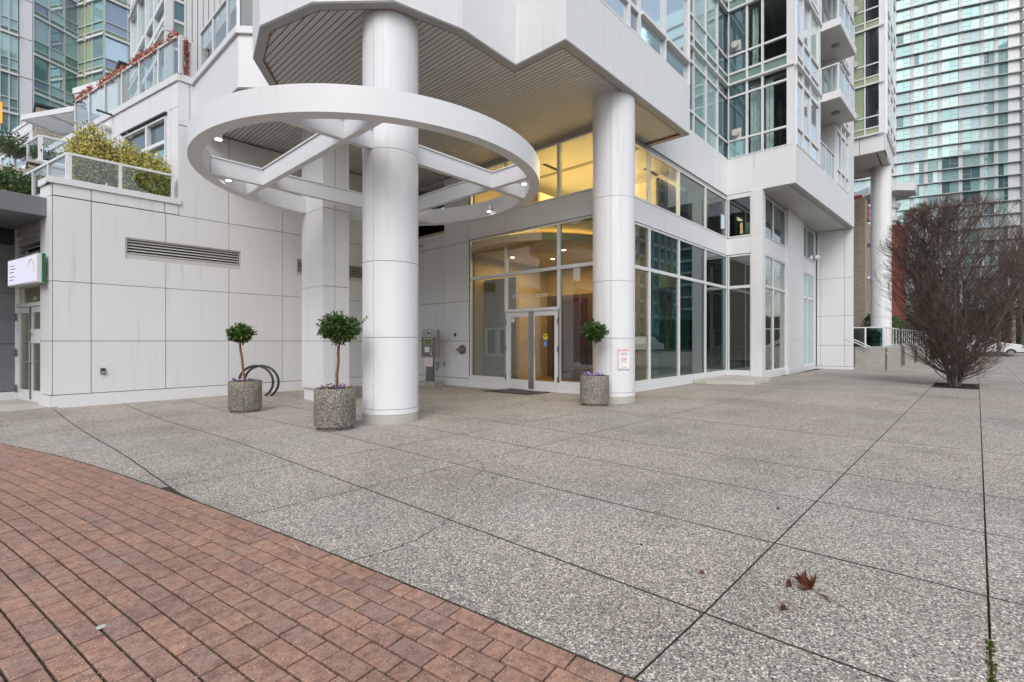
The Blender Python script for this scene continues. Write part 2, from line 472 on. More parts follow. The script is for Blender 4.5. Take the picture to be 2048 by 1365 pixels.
    def leaf(s, p, d, up, L, W, mi=0):
        d = d.normalized(); side = d.cross(up)
        if side.length < 1e-4: side = d.orthogonal()
        side.normalize(); nn = side.cross(d)
        return s.add([p, p + d * L * 0.5 + side * W * 0.5 + nn * W * 0.15, p + d * L, p + d * L * 0.5 - side * W * 0.5 + nn * W * 0.15], [(0, 1, 2), (0, 2, 3)], mi)
    def build(s, name, mat, parent=None, smooth=False, bevel=0, kind=None):
        me = bpy.data.meshes.new(name)
        me.from_pydata(s.v, [], s.f)
        mats = mat if isinstance(mat, (list, tuple)) else [mat]
        for x in mats: me.materials.append(MATS[x] if isinstance(x, str) else x)
        if len(mats) > 1: me.polygons.foreach_set('material_index', s.m)
        me.update()
        o = bpy.data.objects.new(name, me)
        COL.objects.link(o)
        if parent is not None: o.parent = parent
        if smooth:
            me.polygons.foreach_set('use_smooth', [True] * len(me.polygons))
            try: me.set_sharp_from_angle(angle=R(40))
            except Exception: pass
        if bevel:
            b = o.modifiers.new('bevel', 'BEVEL'); b.width = bevel; b.segments = 2; b.limit_method = 'ANGLE'
        if kind: o['kind'] = kind
        return o
def tag(o, label, cat, group=None, kind=None):
    if label: o['label'] = label
    if cat: o['category'] = cat
    if group: o['group'] = group
    if kind: o['kind'] = kind
    return o
def thing(name, label, cat, group=None):
    o = bpy.data.objects.new(name, None)
    o.empty_display_size = 0.2
    COL.objects.link(o)
    return tag(o, label, cat, group)
def copy_tree(o, parent=None, delta=None, rz=None):
    c = o.copy(); COL.objects.link(c); c.parent = parent
    for ch in list(o.children): copy_tree(ch, c)
    return c
def V3(x, y, z): return Vector((x, y, z))

def panels(fr, ss, zs, parent, th=0.03, gap=0.012, mat='white_panel', d0=0.0, name='wall_panel', skip=(), bevel=0.004):
    for i in range(len(ss) - 1):
        for j in range(len(zs) - 1):
            if (i, j) in skip: continue
            MB().fb(fr, ss[i] + gap / 2, ss[i + 1] - gap / 2, d0, d0 + th, zs[j] + gap / 2, zs[j + 1] - gap / 2).build(name, mat, parent, bevel=bevel)
def window(fr, a0, a1, z0, z1, parent, pane='glass_mid_teal', fw=0.05, dep=0.09, d0=0.0, frame='frame_white', name='window', inset=0.05, sash=False):
    m = MB()
    m.fb(fr, a0, a0 + fw / 2, d0, d0 + dep, z0, z1); m.fb(fr, a1 - fw / 2, a1, d0, d0 + dep, z0, z1)
    m.fb(fr, a0 + fw / 2, a1 - fw / 2, d0, d0 + dep - 0.002, z0, z0 + fw / 2); m.fb(fr, a0 + fw / 2, a1 - fw / 2, d0, d0 + dep - 0.002, z1 - fw / 2, z1)
    if sash:
        q = 0.045; x0, x1, y0, y1 = a0 + fw / 2, a1 - fw / 2, z0 + fw / 2, z1 - fw / 2
        m.fb(fr, x0, x0 + q, d0 + 0.02, d0 + dep + 0.03, y0, y1); m.fb(fr, x1 - q, x1, d0 + 0.02, d0 + dep + 0.03, y0, y1)
        m.fb(fr, x0 + q, x1 - q, d0 + 0.02, d0 + dep + 0.028, y0, y0 + q); m.fb(fr, x0 + q, x1 - q, d0 + 0.02, d0 + dep + 0.028, y1 - q, y1)
    w = m.build(name, frame, parent)
    if pane:
        MB().fb(fr, a0 + fw / 2 + 0.001, a1 - fw / 2 - 0.001, d0 + inset - 0.012, d0 + inset, z0 + fw / 2 + 0.001, z1 - fw / 2 - 0.001).build('pane', pane, w)
    return w
def text(body, size, fr, a, z, d, mat, parent=None, align='CENTER', name='lettering', sx=1.0, ext=0.0006):
    c = bpy.data.curves.new(name, 'FONT'); c.body = body; c.size = size; c.align_x = align; c.extrude = ext; c.resolution_u = 2
    t = bpy.data.objects.new(name + '_curve', c); COL.objects.link(t)
    bpy.context.view_layer.update()
    me = bpy.data.meshes.new_from_object(t)
    bpy.data.objects.remove(t); bpy.data.curves.remove(c)
    M = Matrix(((fr.D.x, 0, fr.N.x, 0), (fr.D.y, 0, fr.N.y, 0), (0, 1, 0, 0), (0, 0, 0, 1)))
    me.transform(Matrix.Translation(fr.p(a, d, z)) @ M @ Matrix.Diagonal((sx, 1, 1, 1)))
    me.materials.clear(); me.materials.append(MATS[mat])
    me.name = name
    o = bpy.data.objects.new(name, me); COL.objects.link(o)
    if parent is not None: o.parent = parent
    return o
# ================================================================= the ground
def radius_x(Y, rad=71.03): return -68.777 + math.sqrt(rad * rad - (Y + 7.80) ** 2)
m = MB()
ys = [-200, -12, 0, 6.5] + [6.5 + 0.45 * i for i in range(1, 11)] + [14.5, 40, 250]
xs = [-200, -6, 10, 57, 300]
for y in ys:
    for x in xs: m.v.append((x, y, gz(y) - 0.013))
nx = len(xs)
for j in range(len(ys) - 1):
    for i in range(nx - 1):
        m.f.append((j * nx + i, j * nx + i + 1, (j + 1) * nx + i + 1, (j + 1) * nx + i)); m.m.append(0)
plain('joint_bed', (0.05, 0.04, 0.028), 0.95, vary=0.35, vs=6)
plain('joint_dirt', (0.085, 0.072, 0.055), 0.95, vary=0.4, vs=8)
ground = m.build('ground', 'joint_bed'); ground['kind'] = 'structure'

plaza = bpy.data.objects.new('plaza_pavement', None); COL.objects.link(plaza); plaza['kind'] = 'structure'
A_L = [-5.5, -3.3, -1.05, 0.12, 1.25, 2.39, 3.52, 4.67, 5.82, 8.1, 11.6, 15.2, 18.35, 20.6, 27, 34, 42, 50, 57]
B_L = [-16, -12, -8, -4.2, -1.05, -0.04, 0.96, 4.0, 5.3, 8.0, 11.0, 14.4]
def slab(a0, a1, b0, b1):
    n = max(1, int((b1 - b0) / 0.3)) if (a0 < 3.0 or b1 > 6.4) else 1
    g = 0.005
    L = []; Rr = []
    for k in range(n + 1):
        b = b0 + (b1 - b0) * k / n
        sh = g if k == 0 else (-g if k == n else 0)
        def pt(a, side):
            y = b - 0.0235 * a + sh
            x = a - 0.027 * y + side * 1.5 + .003 * math.sin(b * 9 + a * 7) + .002 * math.sin(b * 23 + a)
            return x, b - 0.0235 * x + sh
        pL, pR = pt(a0, g), pt(a1, -g)
        ax = radius_x(pL[1]) + 0.007
        clipped = pL[0] < ax and pL[1] > -1.6 and pL[1] < 13.9
        if clipped: pL = (ax, pL[1])
        if pL[0] >= pR[0] - 0.02:
            L.append(None); Rr.append(None)
        else: L.append(pL); Rr.append(pR)
    m = MB(); started = None
    idx = [k for k in range(n + 1) if L[k]]
    if len(idx) < 2: return
    for k in idx:
        for (x, y) in (L[k], Rr[k]):
            m.v.append((x, y, gz(y)))
        for (x, y) in (L[k], Rr[k]):
            m.v.append((x, y, gz(y) - 0.024))
    q = len(idx)
    for k in range(q - 1):
        o = k * 4; p = o + 4
        m.f += [(o, o + 1, p + 1, p), (o + 1, o + 3, p + 3, p + 1), (o + 2, o, p, p + 2)]
    m.f += [(0, 2, 3, 1), (q * 4 - 4, q * 4 - 3, q * 4 - 1, q * 4 - 2)]
    m.m = [0 if (q3 % 3 == 0 and q3 < 3 * (q - 1)) else 1 for q3 in range(len(m.f))]
    m.build('slab', ['aggregate_paving', 'joint_dirt'], plaza)
for i in range(len(A_L) - 1):
    for j in range(len(B_L) - 1):
        a0, a1, b0, b1 = A_L[i], A_L[i + 1], B_L[j], B_L[j + 1]
        if a0 >= 18.3 and a1 <= 20.7 and b0 >= -0.1 and b1 <= 1.0: continue   # the tree pit
        if a0 < 0.1 and (b0 < -1.1 or b1 > 1): continue
        if a0 > 10.3 and b0 > 7: continue
        if a0 > 20 and b0 > 5: continue
        slab(a0, a1, b0, b1)
# brick paving in running bond along the wide arc
bricks = bpy.data.objects.new('brick_paving', None); COL.objects.link(bricks); bricks['kind'] = 'structure'
rb = random.Random(3)
meshes = {}
def brick_mesh(L, k):
    key = (L, k)
    if key in meshes: return meshes[key]
    r2 = random.Random(k * 17 + int(L * 1000))
    h, w, t, b = L / 2 - .0005, 0.0486, 0.0, 0.004
    j = lambda s: (r2.random() - 0.5) * s
    top = [(-h + b + j(.003), -w + b + j(.002), t), (h - b + j(.003), -w + b + j(.002), t), (h - b + j(.003), w - b + j(.002), t), (-h + b + j(.003), w - b + j(.002), t)]
    mid = [(-h, -w, t - .003), (h, -w, t - .003), (h, w, t - .003), (-h, w, t - .003)]
    bot = [(x, y, t - .035) for x, y, z in mid]
    vs = top + mid + bot
    fs = [(0, 1, 2, 3)]
    for o in (0, 4):
        for q in range(4): fs.append((o + q, o + 4 + q, o + 4 + (q + 1) % 4, o + (q + 1) % 4))
    me = bpy.data.meshes.new('brick'); me.from_pydata(vs, [], fs); me.materials.append(MATS['clay_brick']); me.update()
    meshes[key] = me
    return me
cand = []
for row in range(0, 50):
    rad = 71.03 - 0.0535 - row * 0.1085
    ph = math.radians(-4.5) + rb.random() * 0.003
    while True:
        L = 0.205 if rb.random() > 0.09 else 0.099
        dphi = (L + 0.0085) / rad
        c = ph + dphi / 2
        x, y = -68.777 + rad * math.cos(c), -7.80 + rad * math.sin(c)
        ph += dphi
        if y > 13.6: break
        if y < -2.0: continue
        cand.append((x, y, c, L))
vis = []; rest = []
for (x, y, c, L) in cand:
    u, v = w2p(x, y, 0)
    (vis if (-60 < u < 2110 and 600 < v < 1450) else rest).append((x, y, c, L))
vis.sort(key=lambda q: math.hypot(q[0], q[1]))
print('bricks in view', len(vis), 'rest', len(rest))
for i, (x, y, c, L) in enumerate(vis[:300]):
    o = bpy.data.objects.new('brick', brick_mesh(L, rb.randrange(5)))
    COL.objects.link(o); o.parent = bricks
    o.location = (x, y, gz(y) + 0.001 + rb.uniform(-.0025, .0015))
    o.rotation_euler = (rb.uniform(-.006, .006), rb.uniform(-.005, .005), c + math.pi / 2 + rb.uniform(-.006, .006))
mm = MB()
for (x, y, c, L) in vis[300:] + [q for q in rest if math.hypot(q[0], q[1]) < 12]:
    me = brick_mesh(L, rb.randrange(5)); M = Matrix.Translation((x, y, gz(y) + rb.uniform(-.0015, .0015))) @ Matrix.Rotation(c + math.pi / 2, 4, 'Z')
    mm.add([M @ v.co for v in me.vertices], [tuple(p.vertices) for p in me.polygons])
b2 = mm.build('brick_remainder', 'clay_brick', bricks, kind='stuff')
# per-piece tone for the joined bricks
nn = MATS['clay_brick'].node_tree
for l in list(nn.links):
    if l.from_node.type == 'OBJECT_INFO':
        gno = nn.nodes.new('ShaderNodeNewGeometry'); ad = nn.nodes.new('ShaderNodeMath'); ad.operation = 'ADD'; fr_ = nn.nodes.new('ShaderNodeMath'); fr_.operation = 'FRACT'
        nn.links.new(l.from_socket, ad.inputs[0]); nn.links.new(gno.outputs['Random Per Island'], ad.inputs[1])
        nn.links.new(ad.outputs[0], fr_.inputs[0]); nn.links.new(fr_.outputs[0], l.to_socket)
        break
# grit and seed husks lying on the bricks
rg = random.Random(11)
m = MB()
for i in range(16000):
    d = rg.random() ** 1.9 * 8.0 + 1.5
    u = rg.uniform(-20, 1500)
    q = dirw(u); x, y = q[0] * d, q[1] * d
    if x > radius_x(y) + rg.uniform(-.05, .35) * (rg.random() < .15): continue
    s = rg.uniform(.0012, .0032); z = gz(y) + .002
    a = rg.random() * 6.28; c_, s_ = math.cos(a) * s, math.sin(a) * s
    m.add([(x + c_, y + s_, z), (x - s_, y + c_, z), (x - c_, y - s_, z), (x, y, z + s)], [(0, 1, 3), (1, 2, 3), (2, 0, 3)])
o = m.build('grit', 'grit_white'); tag(o, 'pale grit and seed husks scattered over the red brick paving', 'grit', kind='stuff')
# moss in the joint between the bricks and the slabs, and in a few open joints
m = MB()
def tuft(x, y, h, n=4):
    z = gz(y) - .012
    for k in range(n):
        a = rg.random() * 6.28
        m.leaf(V3(x, y, z), V3(math.cos(a) * .6, math.sin(a) * .6, 1), V3(math.cos(a + 1), math.sin(a + 1), 0), h * rg.uniform(.7, 1.4), h * .5)
for i in range(3000):
    y = rg.uniform(-.2, 9.5) ** 1.0
    if math.sin(y * 3.1) + math.sin(y * 7.7 + 1) + rg.uniform(-1, 1) < -.35: continue
    tuft(radius_x(y) + rg.uniform(-.010, .012), y, rg.uniform(.005, .011), 3)
for i in range(900):
    x = rg.uniform(2.0, 4.3); y = -0.04 - .0235 * x + rg.uniform(-.006, .006)
    dens = 1 if x < 3.0 else .25
    if rg.random() < dens: tuft(x, y, rg.uniform(.008, .018) * (1.3 if x < 3 else .8), 4)
for i in range(500):
    y = rg.uniform(1.2, 3.6); tuft(2.39 - .027 * y + rg.uniform(-.004, .004), y, rg.uniform(.006, .01), 2)
for i in range(2600):
    r_ = 71.03 - rg.randrange(1, 14) * .1085; y = rg.uniform(.8, 6)
    tuft(radius_x(y, r_), y, rg.uniform(.005, .010), 2)
o = m.build('moss', 'moss'); tag(o, 'green moss growing in the joint between the bricks and the pebbled slabs', 'moss', kind='stuff')
# cracks across the slabs
for pts in ([(700, 1125), (790, 1098), (850, 1072), (878, 1052)], [(878, 1052), (905, 1035), (940, 1016)], [(960, 925), (970, 940), (955, 950), (935, 957)], [(985, 955), (990, 968), (978, 976)], [(1700, 829), (1770, 831), (1860, 826)]):
    m = MB(); P = []
    for (u0, v0), (u1, v1) in zip(pts, pts[1:]):
        for k in range(6):
            t = k / 6; P.append(GP(u0 + (u1 - u0) * t + rg.uniform(-3, 3), v0 + (v1 - v0) * t + rg.uniform(-1, 1)))
    for a, b in zip(P, P[1:]):
        d = (b - a).normalized(); n = Vector((-d.y, d.x, 0)); w = rg.uniform(.002, .0055); up = V3(0, 0, .0012)
        m.add([a - n * w + up, b - n * w + up, b + n * w + up, a + n * w + up], [(0, 1, 2, 3)])
    m.build('crack', 'joint_bed', plaza, kind='stuff')
# iron cover set in the slabs
p = GP(832, 942)
m = MB().cyl(p.x, p.y, .05, p.z, p.z + .004, 24)
m.build('drain_cover', 'trim_grey', plaza)
# shop apron, kerb and street
m = MB().prism([(0.95, 13.93), (-3, 13.1), (-3.5, 16.3), (.38, 17.0), (.9, 15.0)], -.12, -.055)
m.build('shop_threshold', 'concrete_pale')['kind'] = 'structure'
m = MB().box(57.3, 76, -200, 120, -.10, -.006)
m.build('cross_street', 'asphalt')['kind'] = 'structure'
m = MB().box(57.05, 57.25, -120, 60, -.05, .03)
m.build('kerb', 'concrete')['kind'] = 'structure'
m = MB().box(-200, 57, -60, -17, -.028, -.006)
m.build('side_street', 'asphalt')['kind'] = 'structure'
m = MB()
for (x0, x1, y0, y1, w) in ((18.35, 20.45, -.42, .48, .03),):
    m.box(x0, x1, y0, y1, -.03, -.005)
m.build('tree_pit', 'soil')['kind'] = 'structure'

# ================================================================= the low side wall with the vents (left)
side = thing('podium_building', 'white panelled podium with roof terraces left of the entrance, long vents in its wall', 'building')
FA = FR(0.88, 14.0, 1, 0)
Xa = lambda u: FA.sv(u, 700)[0]
vj = [0, Xa(182), Xa(331), Xa(457), Xa(564), Xa(665), Xa(770), 9.15]
def holed_panels(fr, ss, zs, parent, holes, th=.03, gap=.012, mat='white_panel', name='wall_panel'):
    for i in range(len(ss) - 1):
        for j in range(len(zs) - 1):
            a0, a1, z0, z1 = ss[i] + gap / 2, ss[i + 1] - gap / 2, zs[j] + gap / 2, zs[j + 1] - gap / 2
            rects = [(a0, a1, z0, z1)]
            for (h0, h1, k0, k1) in holes:
                nr = []
                for (b0, b1, c0, c1) in rects:
                    if h0 >= b1 or h1 <= b0 or k0 >= c1 or k1 <= c0: nr.append((b0, b1, c0, c1)); continue
                    if k1 < c1: nr.append((b0, b1, k1, c1))
                    if k0 > c0: nr.append((b0, b1, c0, k0))
                    if h0 > b0: nr.append((b0, h0, max(c0, k0), min(c1, k1)))
                    if h1 < b1: nr.append((h1, b1, max(c0, k0), min(c1, k1)))
                rects = nr
            if not rects: continue
            m = MB()
            for (b0, b1, c0, c1) in rects: m.fb(fr, b0, b1, 0, th, c0, c1)
            m.build(name, mat, parent, bevel=.003 if len(rects) == 1 else 0)
V1 = (Xa(250), Xa(482), 3.22, 3.71)
V2 = (Xa(593), Xa(740), 3.22, 3.71)
# backing wall with openings left behind the vents
m = MB()
for (a0, a1, z0, z1) in ((0.03, 9.15, -.12, V1[2]), (0.03, 9.15, V1[3], 4.62), (0.03, V1[0], V1[2], V1[3]), (V1[1], V2[0], V1[2], V1[3]), (V2[1], 9.15, V1[2], V1[3]), (2.27, 9.15, 4.62, 6.6)):
    m.fb(FA, a0, a1, -.2, -.005, z0, z1)
m.build('wall', 'joint_dark', side)
holed_panels(FA, vj, [0.185, 1.33, 2.60, 4.40], side, [V1, V2])
panels(FA, [0, vj[1], vj[2] - .02], [4.41, 4.66], side)
panels(FA, [vj[2] - .02] + [2.24], [4.41, 4.66], side)
panels(FA, [2.24, vj[3], vj[4], vj[5], vj[6], 9.15], [4.40, 6.62], side)
MB().fb(FA, -.06, 9.17, -.02, .045, -.13, .175).build('plinth', 'white_plinth', side, bevel=.004)
for V in (V1, V2):
    m = MB()
    q = .035
    m.fb(FA, V[0], V[0] + q, -.10, .012, V[2], V[3]); m.fb(FA, V[1] - q, V[1], -.10, .012, V[2], V[3])
    m.fb(FA, V[0] + q, V[1] - q, -.10, .010, V[2], V[2] + .11); m.fb(FA, V[0] + q, V[1] - q, -.10, .010, V[3] - q, V[3])
    vent = m.build('vent', 'soffit_grey', side)
    MB().fb(FA, V[0] + q, V[1] - q, -.19, -.18, V[2], V[3]).build('vent_backing', 'void', vent)
    for k in range(5):
        z = V[2] + .125 + k * .068
        m = MB().hexa([FA.p(V[0] + q, -.005, z), FA.p(V[1] - q, -.005, z), FA.p(V[1] - q, -.06, z + .035), FA.p(V[0] + q, -.06, z + .035),
                       FA.p(V[0] + q, -.005, z + .012), FA.p(V[1] - q, -.005, z + .012), FA.p(V[1] - q, -.06, z + .047), FA.p(V[0] + q, -.06, z + .047)])
        m.build('vent_blade', 'soffit_grey', vent)
a, z = FA.sv(205, 743)
m = MB().fb(FA, a - .045, a + .045, .03, .075, z - .07, z + .07)
o = m.build('outlet_box', 'bronze', side, bevel=.008)
MB().fb(FA, a - .03, a + .03, .075, .083, z - .05, z - .005).build('outlet_cover', 'silver', o)
MB().fb(FA, a - .03, a + .03, .075, .083, z + .01, z + .055).build('outlet_cover', 'dark_metal', o)
DX, DY = -0.206, 0.9786
def frD(x, y, L, off=0.0):
    """facade receding to the left: a = 0 far end, a = L at (x, y)"""
    f = FR(x + DX * L, y + DY * L, -DX, -DY)
    f.P += f.N * off
    return f
# end face beside the shop doors
FE = frD(.88, 14.0, .62)
MB().fb(FE, 0, .6, -.2, -.005, -.12, 4.64).build('wall', 'joint_dark', side)
panels(FE, [0, .625], [.185, 1.33, 2.60, 4.40, 4.66], side)
MB().fb(FE, 0, .66, -.02, .045, -.13, .175).build('plinth', 'white_plinth', side)
# parapet caps
MB().fb(FA, -.10, 2.28, -.28, .07, 4.66, 4.80).build('parapet_cap', 'white_plinth', side, bevel=.006)
MB().fb(FE, 0.0, .62, -.28, .07, 4.66, 4.798).build('parapet_cap', 'white_plinth', side, bevel=.006)
FL = frD(.88, 14.62, 9)
MB().fb(FL, 0, 8.98, -.25, .0, 3.6, 4.38).build('parapet_wall', 'white_panel', side)
MB().fb(FL, 0, 8.98, -.30, .05, 4.38, 4.52).build('parapet_cap', 'white_plinth', side)
MB().prism([(.9, 14.05), (8.9, 14.05), (8.9, 14.2), (3.1, 14.2), (1.0, 24), (-1.0, 24)], 4.45, 4.6).build('terrace_floor', 'concrete_pale', side)
# the wall that steps back behind the first terrace
FW = frD(3.13, 14.03, 10)
w_open = (7.05, 9.45, 4.95, 7.0)
m = MB()
for r_ in ((0, 10, -.2, -.005, 4.4, 4.95), (0, 10, -.2, -.005, 7.0, 7.7), (0, w_open[0], -.2, -.005, 4.95, 7.0), (w_open[1], 10, -.2, -.005, 4.95, 7.0)): m.fb(FW, *r_)
m.build('wall', 'joint_dark', side)
holed_panels(FW, [0, 1.5, 3.0, 4.6, 5.6, 7.0, 8.6, 9.66, 10.03], [4.5, 7.08, 7.70], side, [w_open])
for (a0, a1, z0, z1, g) in ((7.07, 8.4, 6.35, 6.98, 'glass_deep'), (8.4, 9.43, 6.35, 6.98, 'glass_deep'), (7.07, 8.4, 4.97, 6.35, 'glass_deep'), (8.4, 9.43, 4.97, 6.35, 'glass_mid_teal')):
    window(FW, a0, a1, z0, z1, side, g, fw=.09, d0=-.10, dep=.15)
MB().fb(FW, 6.95, 9.5, .03, .09, 7.02, 7.06).build('drip_flashing', 'joint_dark', side)
MB().fb(FW, 0, 10.06, -.3, .07, 7.70, 7.87).build('parapet_cap', 'white_plinth', side, bevel=.006)
FAup = FR(3.13, 14.0, 1, 0)
MB().fb(FAup, -.02, .40, -.3, .07, 7.703, 7.868).build('parapet_cap', 'white_plinth', side)
panels(FAup, [-.02, .22, .42], [6.63, 7.70], side)
MB().fb(FAup, .0, .42, -.2, -.005, 6.6, 7.7).build('wall', 'joint_dark', side)
for u, v in ((217, 259), (224, 261)):
    a, z = FW.sv(u, v)
    P = FW.p(a, .03, z)
    MB().tube([P, P + FW.N * .16], .085, 14).build('dryer_vent', 'soffit_grey', side)
for fr, u, v in ((FW, 230, 224),):
    a, z = fr.sv(u, v)
    MB().fb(fr, a - .03, a + .03, .0, .42, 7.70, 7.74).build('scupper', 'joint_dark', side)

# ---- upper body over the entrance
tower = thing('apartment_tower', 'white tower bay and upper floors overhanging the entrance on round columns', 'building')
POLY = [(3.45, 14.0), (3.5, 11.0), (3.98, 10.53), (3.33, 9.66), (3.07, 8.58), (3.41, 7.38), (4.24, 6.43), (5.43, 6.15), (6.82, 6.2), (6.83, 5.03), (12.12, 5.01), (12.12, 6.13), (12.12, 17.2), (3.45, 17.2)]
ZS = 6.60
def offset_poly(poly, d):
    n = len(poly); out = []
    for i in range(n):
        p0, p1, p2 = Vector(poly[i - 1]), Vector(poly[i]), Vector(poly[(i + 1) % n])
        d1 = (p1 - p0).normalized(); d2 = (p2 - p1).normalized()
        n1 = Vector((-d1.y, d1.x)); n2 = Vector((-d2.y, d2.x))
        k = (n1 + n2); k = k / max(.2, k.dot(n1)) if k.length > 1e-6 else n1
        out.append(tuple(p1 + k * d))
    return out
area = sum(POLY[i - 1][0] * POLY[i][1] - POLY[i][0] * POLY[i - 1][1] for i in range(len(POLY)))
sgn = 1 if area > 0 else -1
SLP = offset_poly(POLY, .06 * sgn)
PI1 = offset_poly(POLY, .15 * sgn)
PI2 = offset_poly(POLY, .175 * sgn)
nP = len(POLY)
m = MB()
for i in range(nP):
    a, b, c, d = POLY[i], POLY[(i + 1) % nP], PI1[(i + 1) % nP], PI1[i]
    m.hexa([(*a, ZS), (*b, ZS), (*c, ZS), (*d, ZS), (*a, ZS + .05), (*b, ZS + .05), (*c, ZS + .05), (*d, ZS + .05)])
m.build('soffit_trim', 'trim_grey', tower)
m = MB()
for i in range(11):
    a, b, c, d = PI1[i], PI1[(i + 1) % nP], PI2[(i + 1) % nP], PI2[i]
    m.hexa([(*a, ZS + .004), (*b, ZS + .004), (*c, ZS + .004), (*d, ZS + .004), (*a, ZS + .03), (*b, ZS + .03), (*c, ZS + .03), (*d, ZS + .03)])
m.build('soffit_edge_strip', 'copper_edge', tower)
MB().prism(SLP, ZS + .095, ZS + .16).build('soffit_backing', 'void', tower)
def spans(poly, x):
    ys_ = []
    for i in range(len(poly)):
        (x0, y0), (x1, y1) = poly[i - 1], poly[i]
        if (x0 <= x < x1) or (x1 <= x < x0): ys_.append(y0 + (y1 - y0) * (x - x0) / (x1 - x0))
    ys_.sort()
    return [(ys_[k], ys_[k + 1]) for k in range(0, len(ys_) - 1, 2)]
x = 3.12; step = .0985
while x < 12.0:
    xa, xb = x, x + step - .017
    xm = (xa + xb) / 2
    Sm, Sa, Sb = spans(SLP, xm), spans(SLP, xa), spans(SLP, xb)
    for i, (m0, m1) in enumerate(Sm):
        a0, a1 = Sa[i] if len(Sa) == len(Sm) else (m0, m1)
        b0, b1 = Sb[i] if len(Sb) == len(Sm) else (m0, m1)
        if abs(a0 - m0) > .3: a0 = m0
        if abs(b0 - m0) > .3: b0 = m0
        if abs(a1 - m1) > .3: a1 = m1
        if abs(b1 - m1) > .3: b1 = m1
        MB().hexa([(xa, a0, ZS + .054), (xb, b0, ZS + .054), (xb, b1, ZS + .054), (xa, a1, ZS + .054), (xa, a0, ZS + .07), (xb, b0, ZS + .07), (xb, b1, ZS + .07), (xa, a1, ZS + .07)]).build('soffit_slat', 'soffit_grey', tower)
    x += step
# fascia panels around the overhang
def fascia(p0, p1, z0, z1, cuts=(), parent=None, th=.04):
    L = math.hypot(p1[0] - p0[0], p1[1] - p0[1])
    fr = FR(p0[0], p0[1], p1[0] - p0[0], p1[1] - p0[1])
    ss = [0] + list(cuts) + [L]
    MB().fb(fr, .02, L - .02, -.12, -.03, z0 + .055, z1).build('wall', 'joint_dark', parent)
    panels(fr, ss, [z0 + .016, z1], parent, th=.03, gap=.006, d0=-.018)
    return fr
fas = []
for i in range(0, 11):
    p0, p1 = POLY[i], POLY[i + 1]
    top = 7.72 if i in (0, 1) else (9.3 if i < 9 else 7.86)
    cuts = ()
    if i == 9: cuts = (8.02 - 6.83, 10.86 - 6.83)
    if i == 0: cuts = ()
    fas.append(fascia(p0, p1, ZS, top, cuts, tower))
for i in (0, 1):
    L = (Vector(POLY[i + 1]) - Vector(POLY[i])).length
    MB().fb(fas[i], -.02 if i else 0, L + .03, -.28, .07, 7.72, 7.868 + .001 * i).build('parapet_cap', 'white_plinth', tower, bevel=.006)
MB().prism([(3.5, 11.2), (4.1, 10.6), (12.1, 10.6), (12.1, 17.2), (3.5, 17.2)], 7.6, 7.72).build('terrace_floor', 'concrete_pale', tower)
# bay body above the fascia and the mass of the tower
MB().prism([(3.5, 9.5), (3.3, 8.5), (3.6, 7.5), (4.35, 6.6), (5.5, 6.35), (7.0, 6.35), (7.0, 10.3), (4.2, 10.3)], 7.0, 14).build('bay_wall', 'white_panel', tower)
MB().box(6.95, 18.0, 6.4, 17.5, 7.95, 34).build('tower_core', 'interior_grey', tower)
a_ = math.radians
FK = FR(6.83, 5.02, 1, 0)
K = [0, 1.15, 2.18, 2.46, 3.48, 3.56]
kx = [FK.sv(u, 100)[0] for u in (1131, 1258.5, 1279.5, 1330.5, 1377)]
kx[0] = .02; kx.append(5.29)
glz = ['glass_sky', 'glass_violet', 'glass_sky', 'glass_sky']
for f in range(4):
    zb = 7.87 if f == 0 else 10.6 + 2.7 * (f - 1)
    rows = [zb, zb + .56, zb + 2.25, zb + 2.73] if f == 0 else [zb, zb + .38, zb + 1.0, zb + 2.7]
    for c in range(4):
        for r_ in range(3):
            g = glz[c]
            window(FK, kx[c], kx[c + 1], rows[r_], rows[r_ + 1], tower, g, fw=.09, d0=-.10, dep=.11, sash=(c > 1 and r_ == 0 and f == 0 and False))
    MB().fb(FK, kx[4], 5.29, -.12, .03, zb, rows[-1]).build('corner_post', 'frame_white', tower)
for a0, a1 in ((kx[2], kx[3]), (kx[3], kx[4])):
    MB().fb(FK, a0 + .05, a1 - .02, .011, .06, 8.40, 8.475).build('sash_rail', 'frame_white', tower)
FK2 = FR(12.12, 5.02, 0, 1)
MB().box(6.95, 12.05, 5.12, 6.4, 7.87, 34).build('bay_core', 'interior_grey', tower)

# ---- ground storey of the lobby: facades B (door side) and C (street side)
lobby = thing('lobby_building', 'glazed two-storey lobby with white frames behind the columns, warm lit inside', 'building')
FB = FR(10.05, 14.1, 0, -1)
sb = lambda u: FB.sv(u, 700)[0]
aL, a1_, a2_, aR = sb(941), sb(1012.5), sb(1118), 14.1 - 6.15
zr = [0.235, 3.24, 4.375]
FC = FR(10.05, 6.15, 1, 0)
sc = lambda u: FC.sv(u, 700)[0]
cC = [0.02, sc(1298), sc(1357), sc(1410), 18.2 - 10.05]
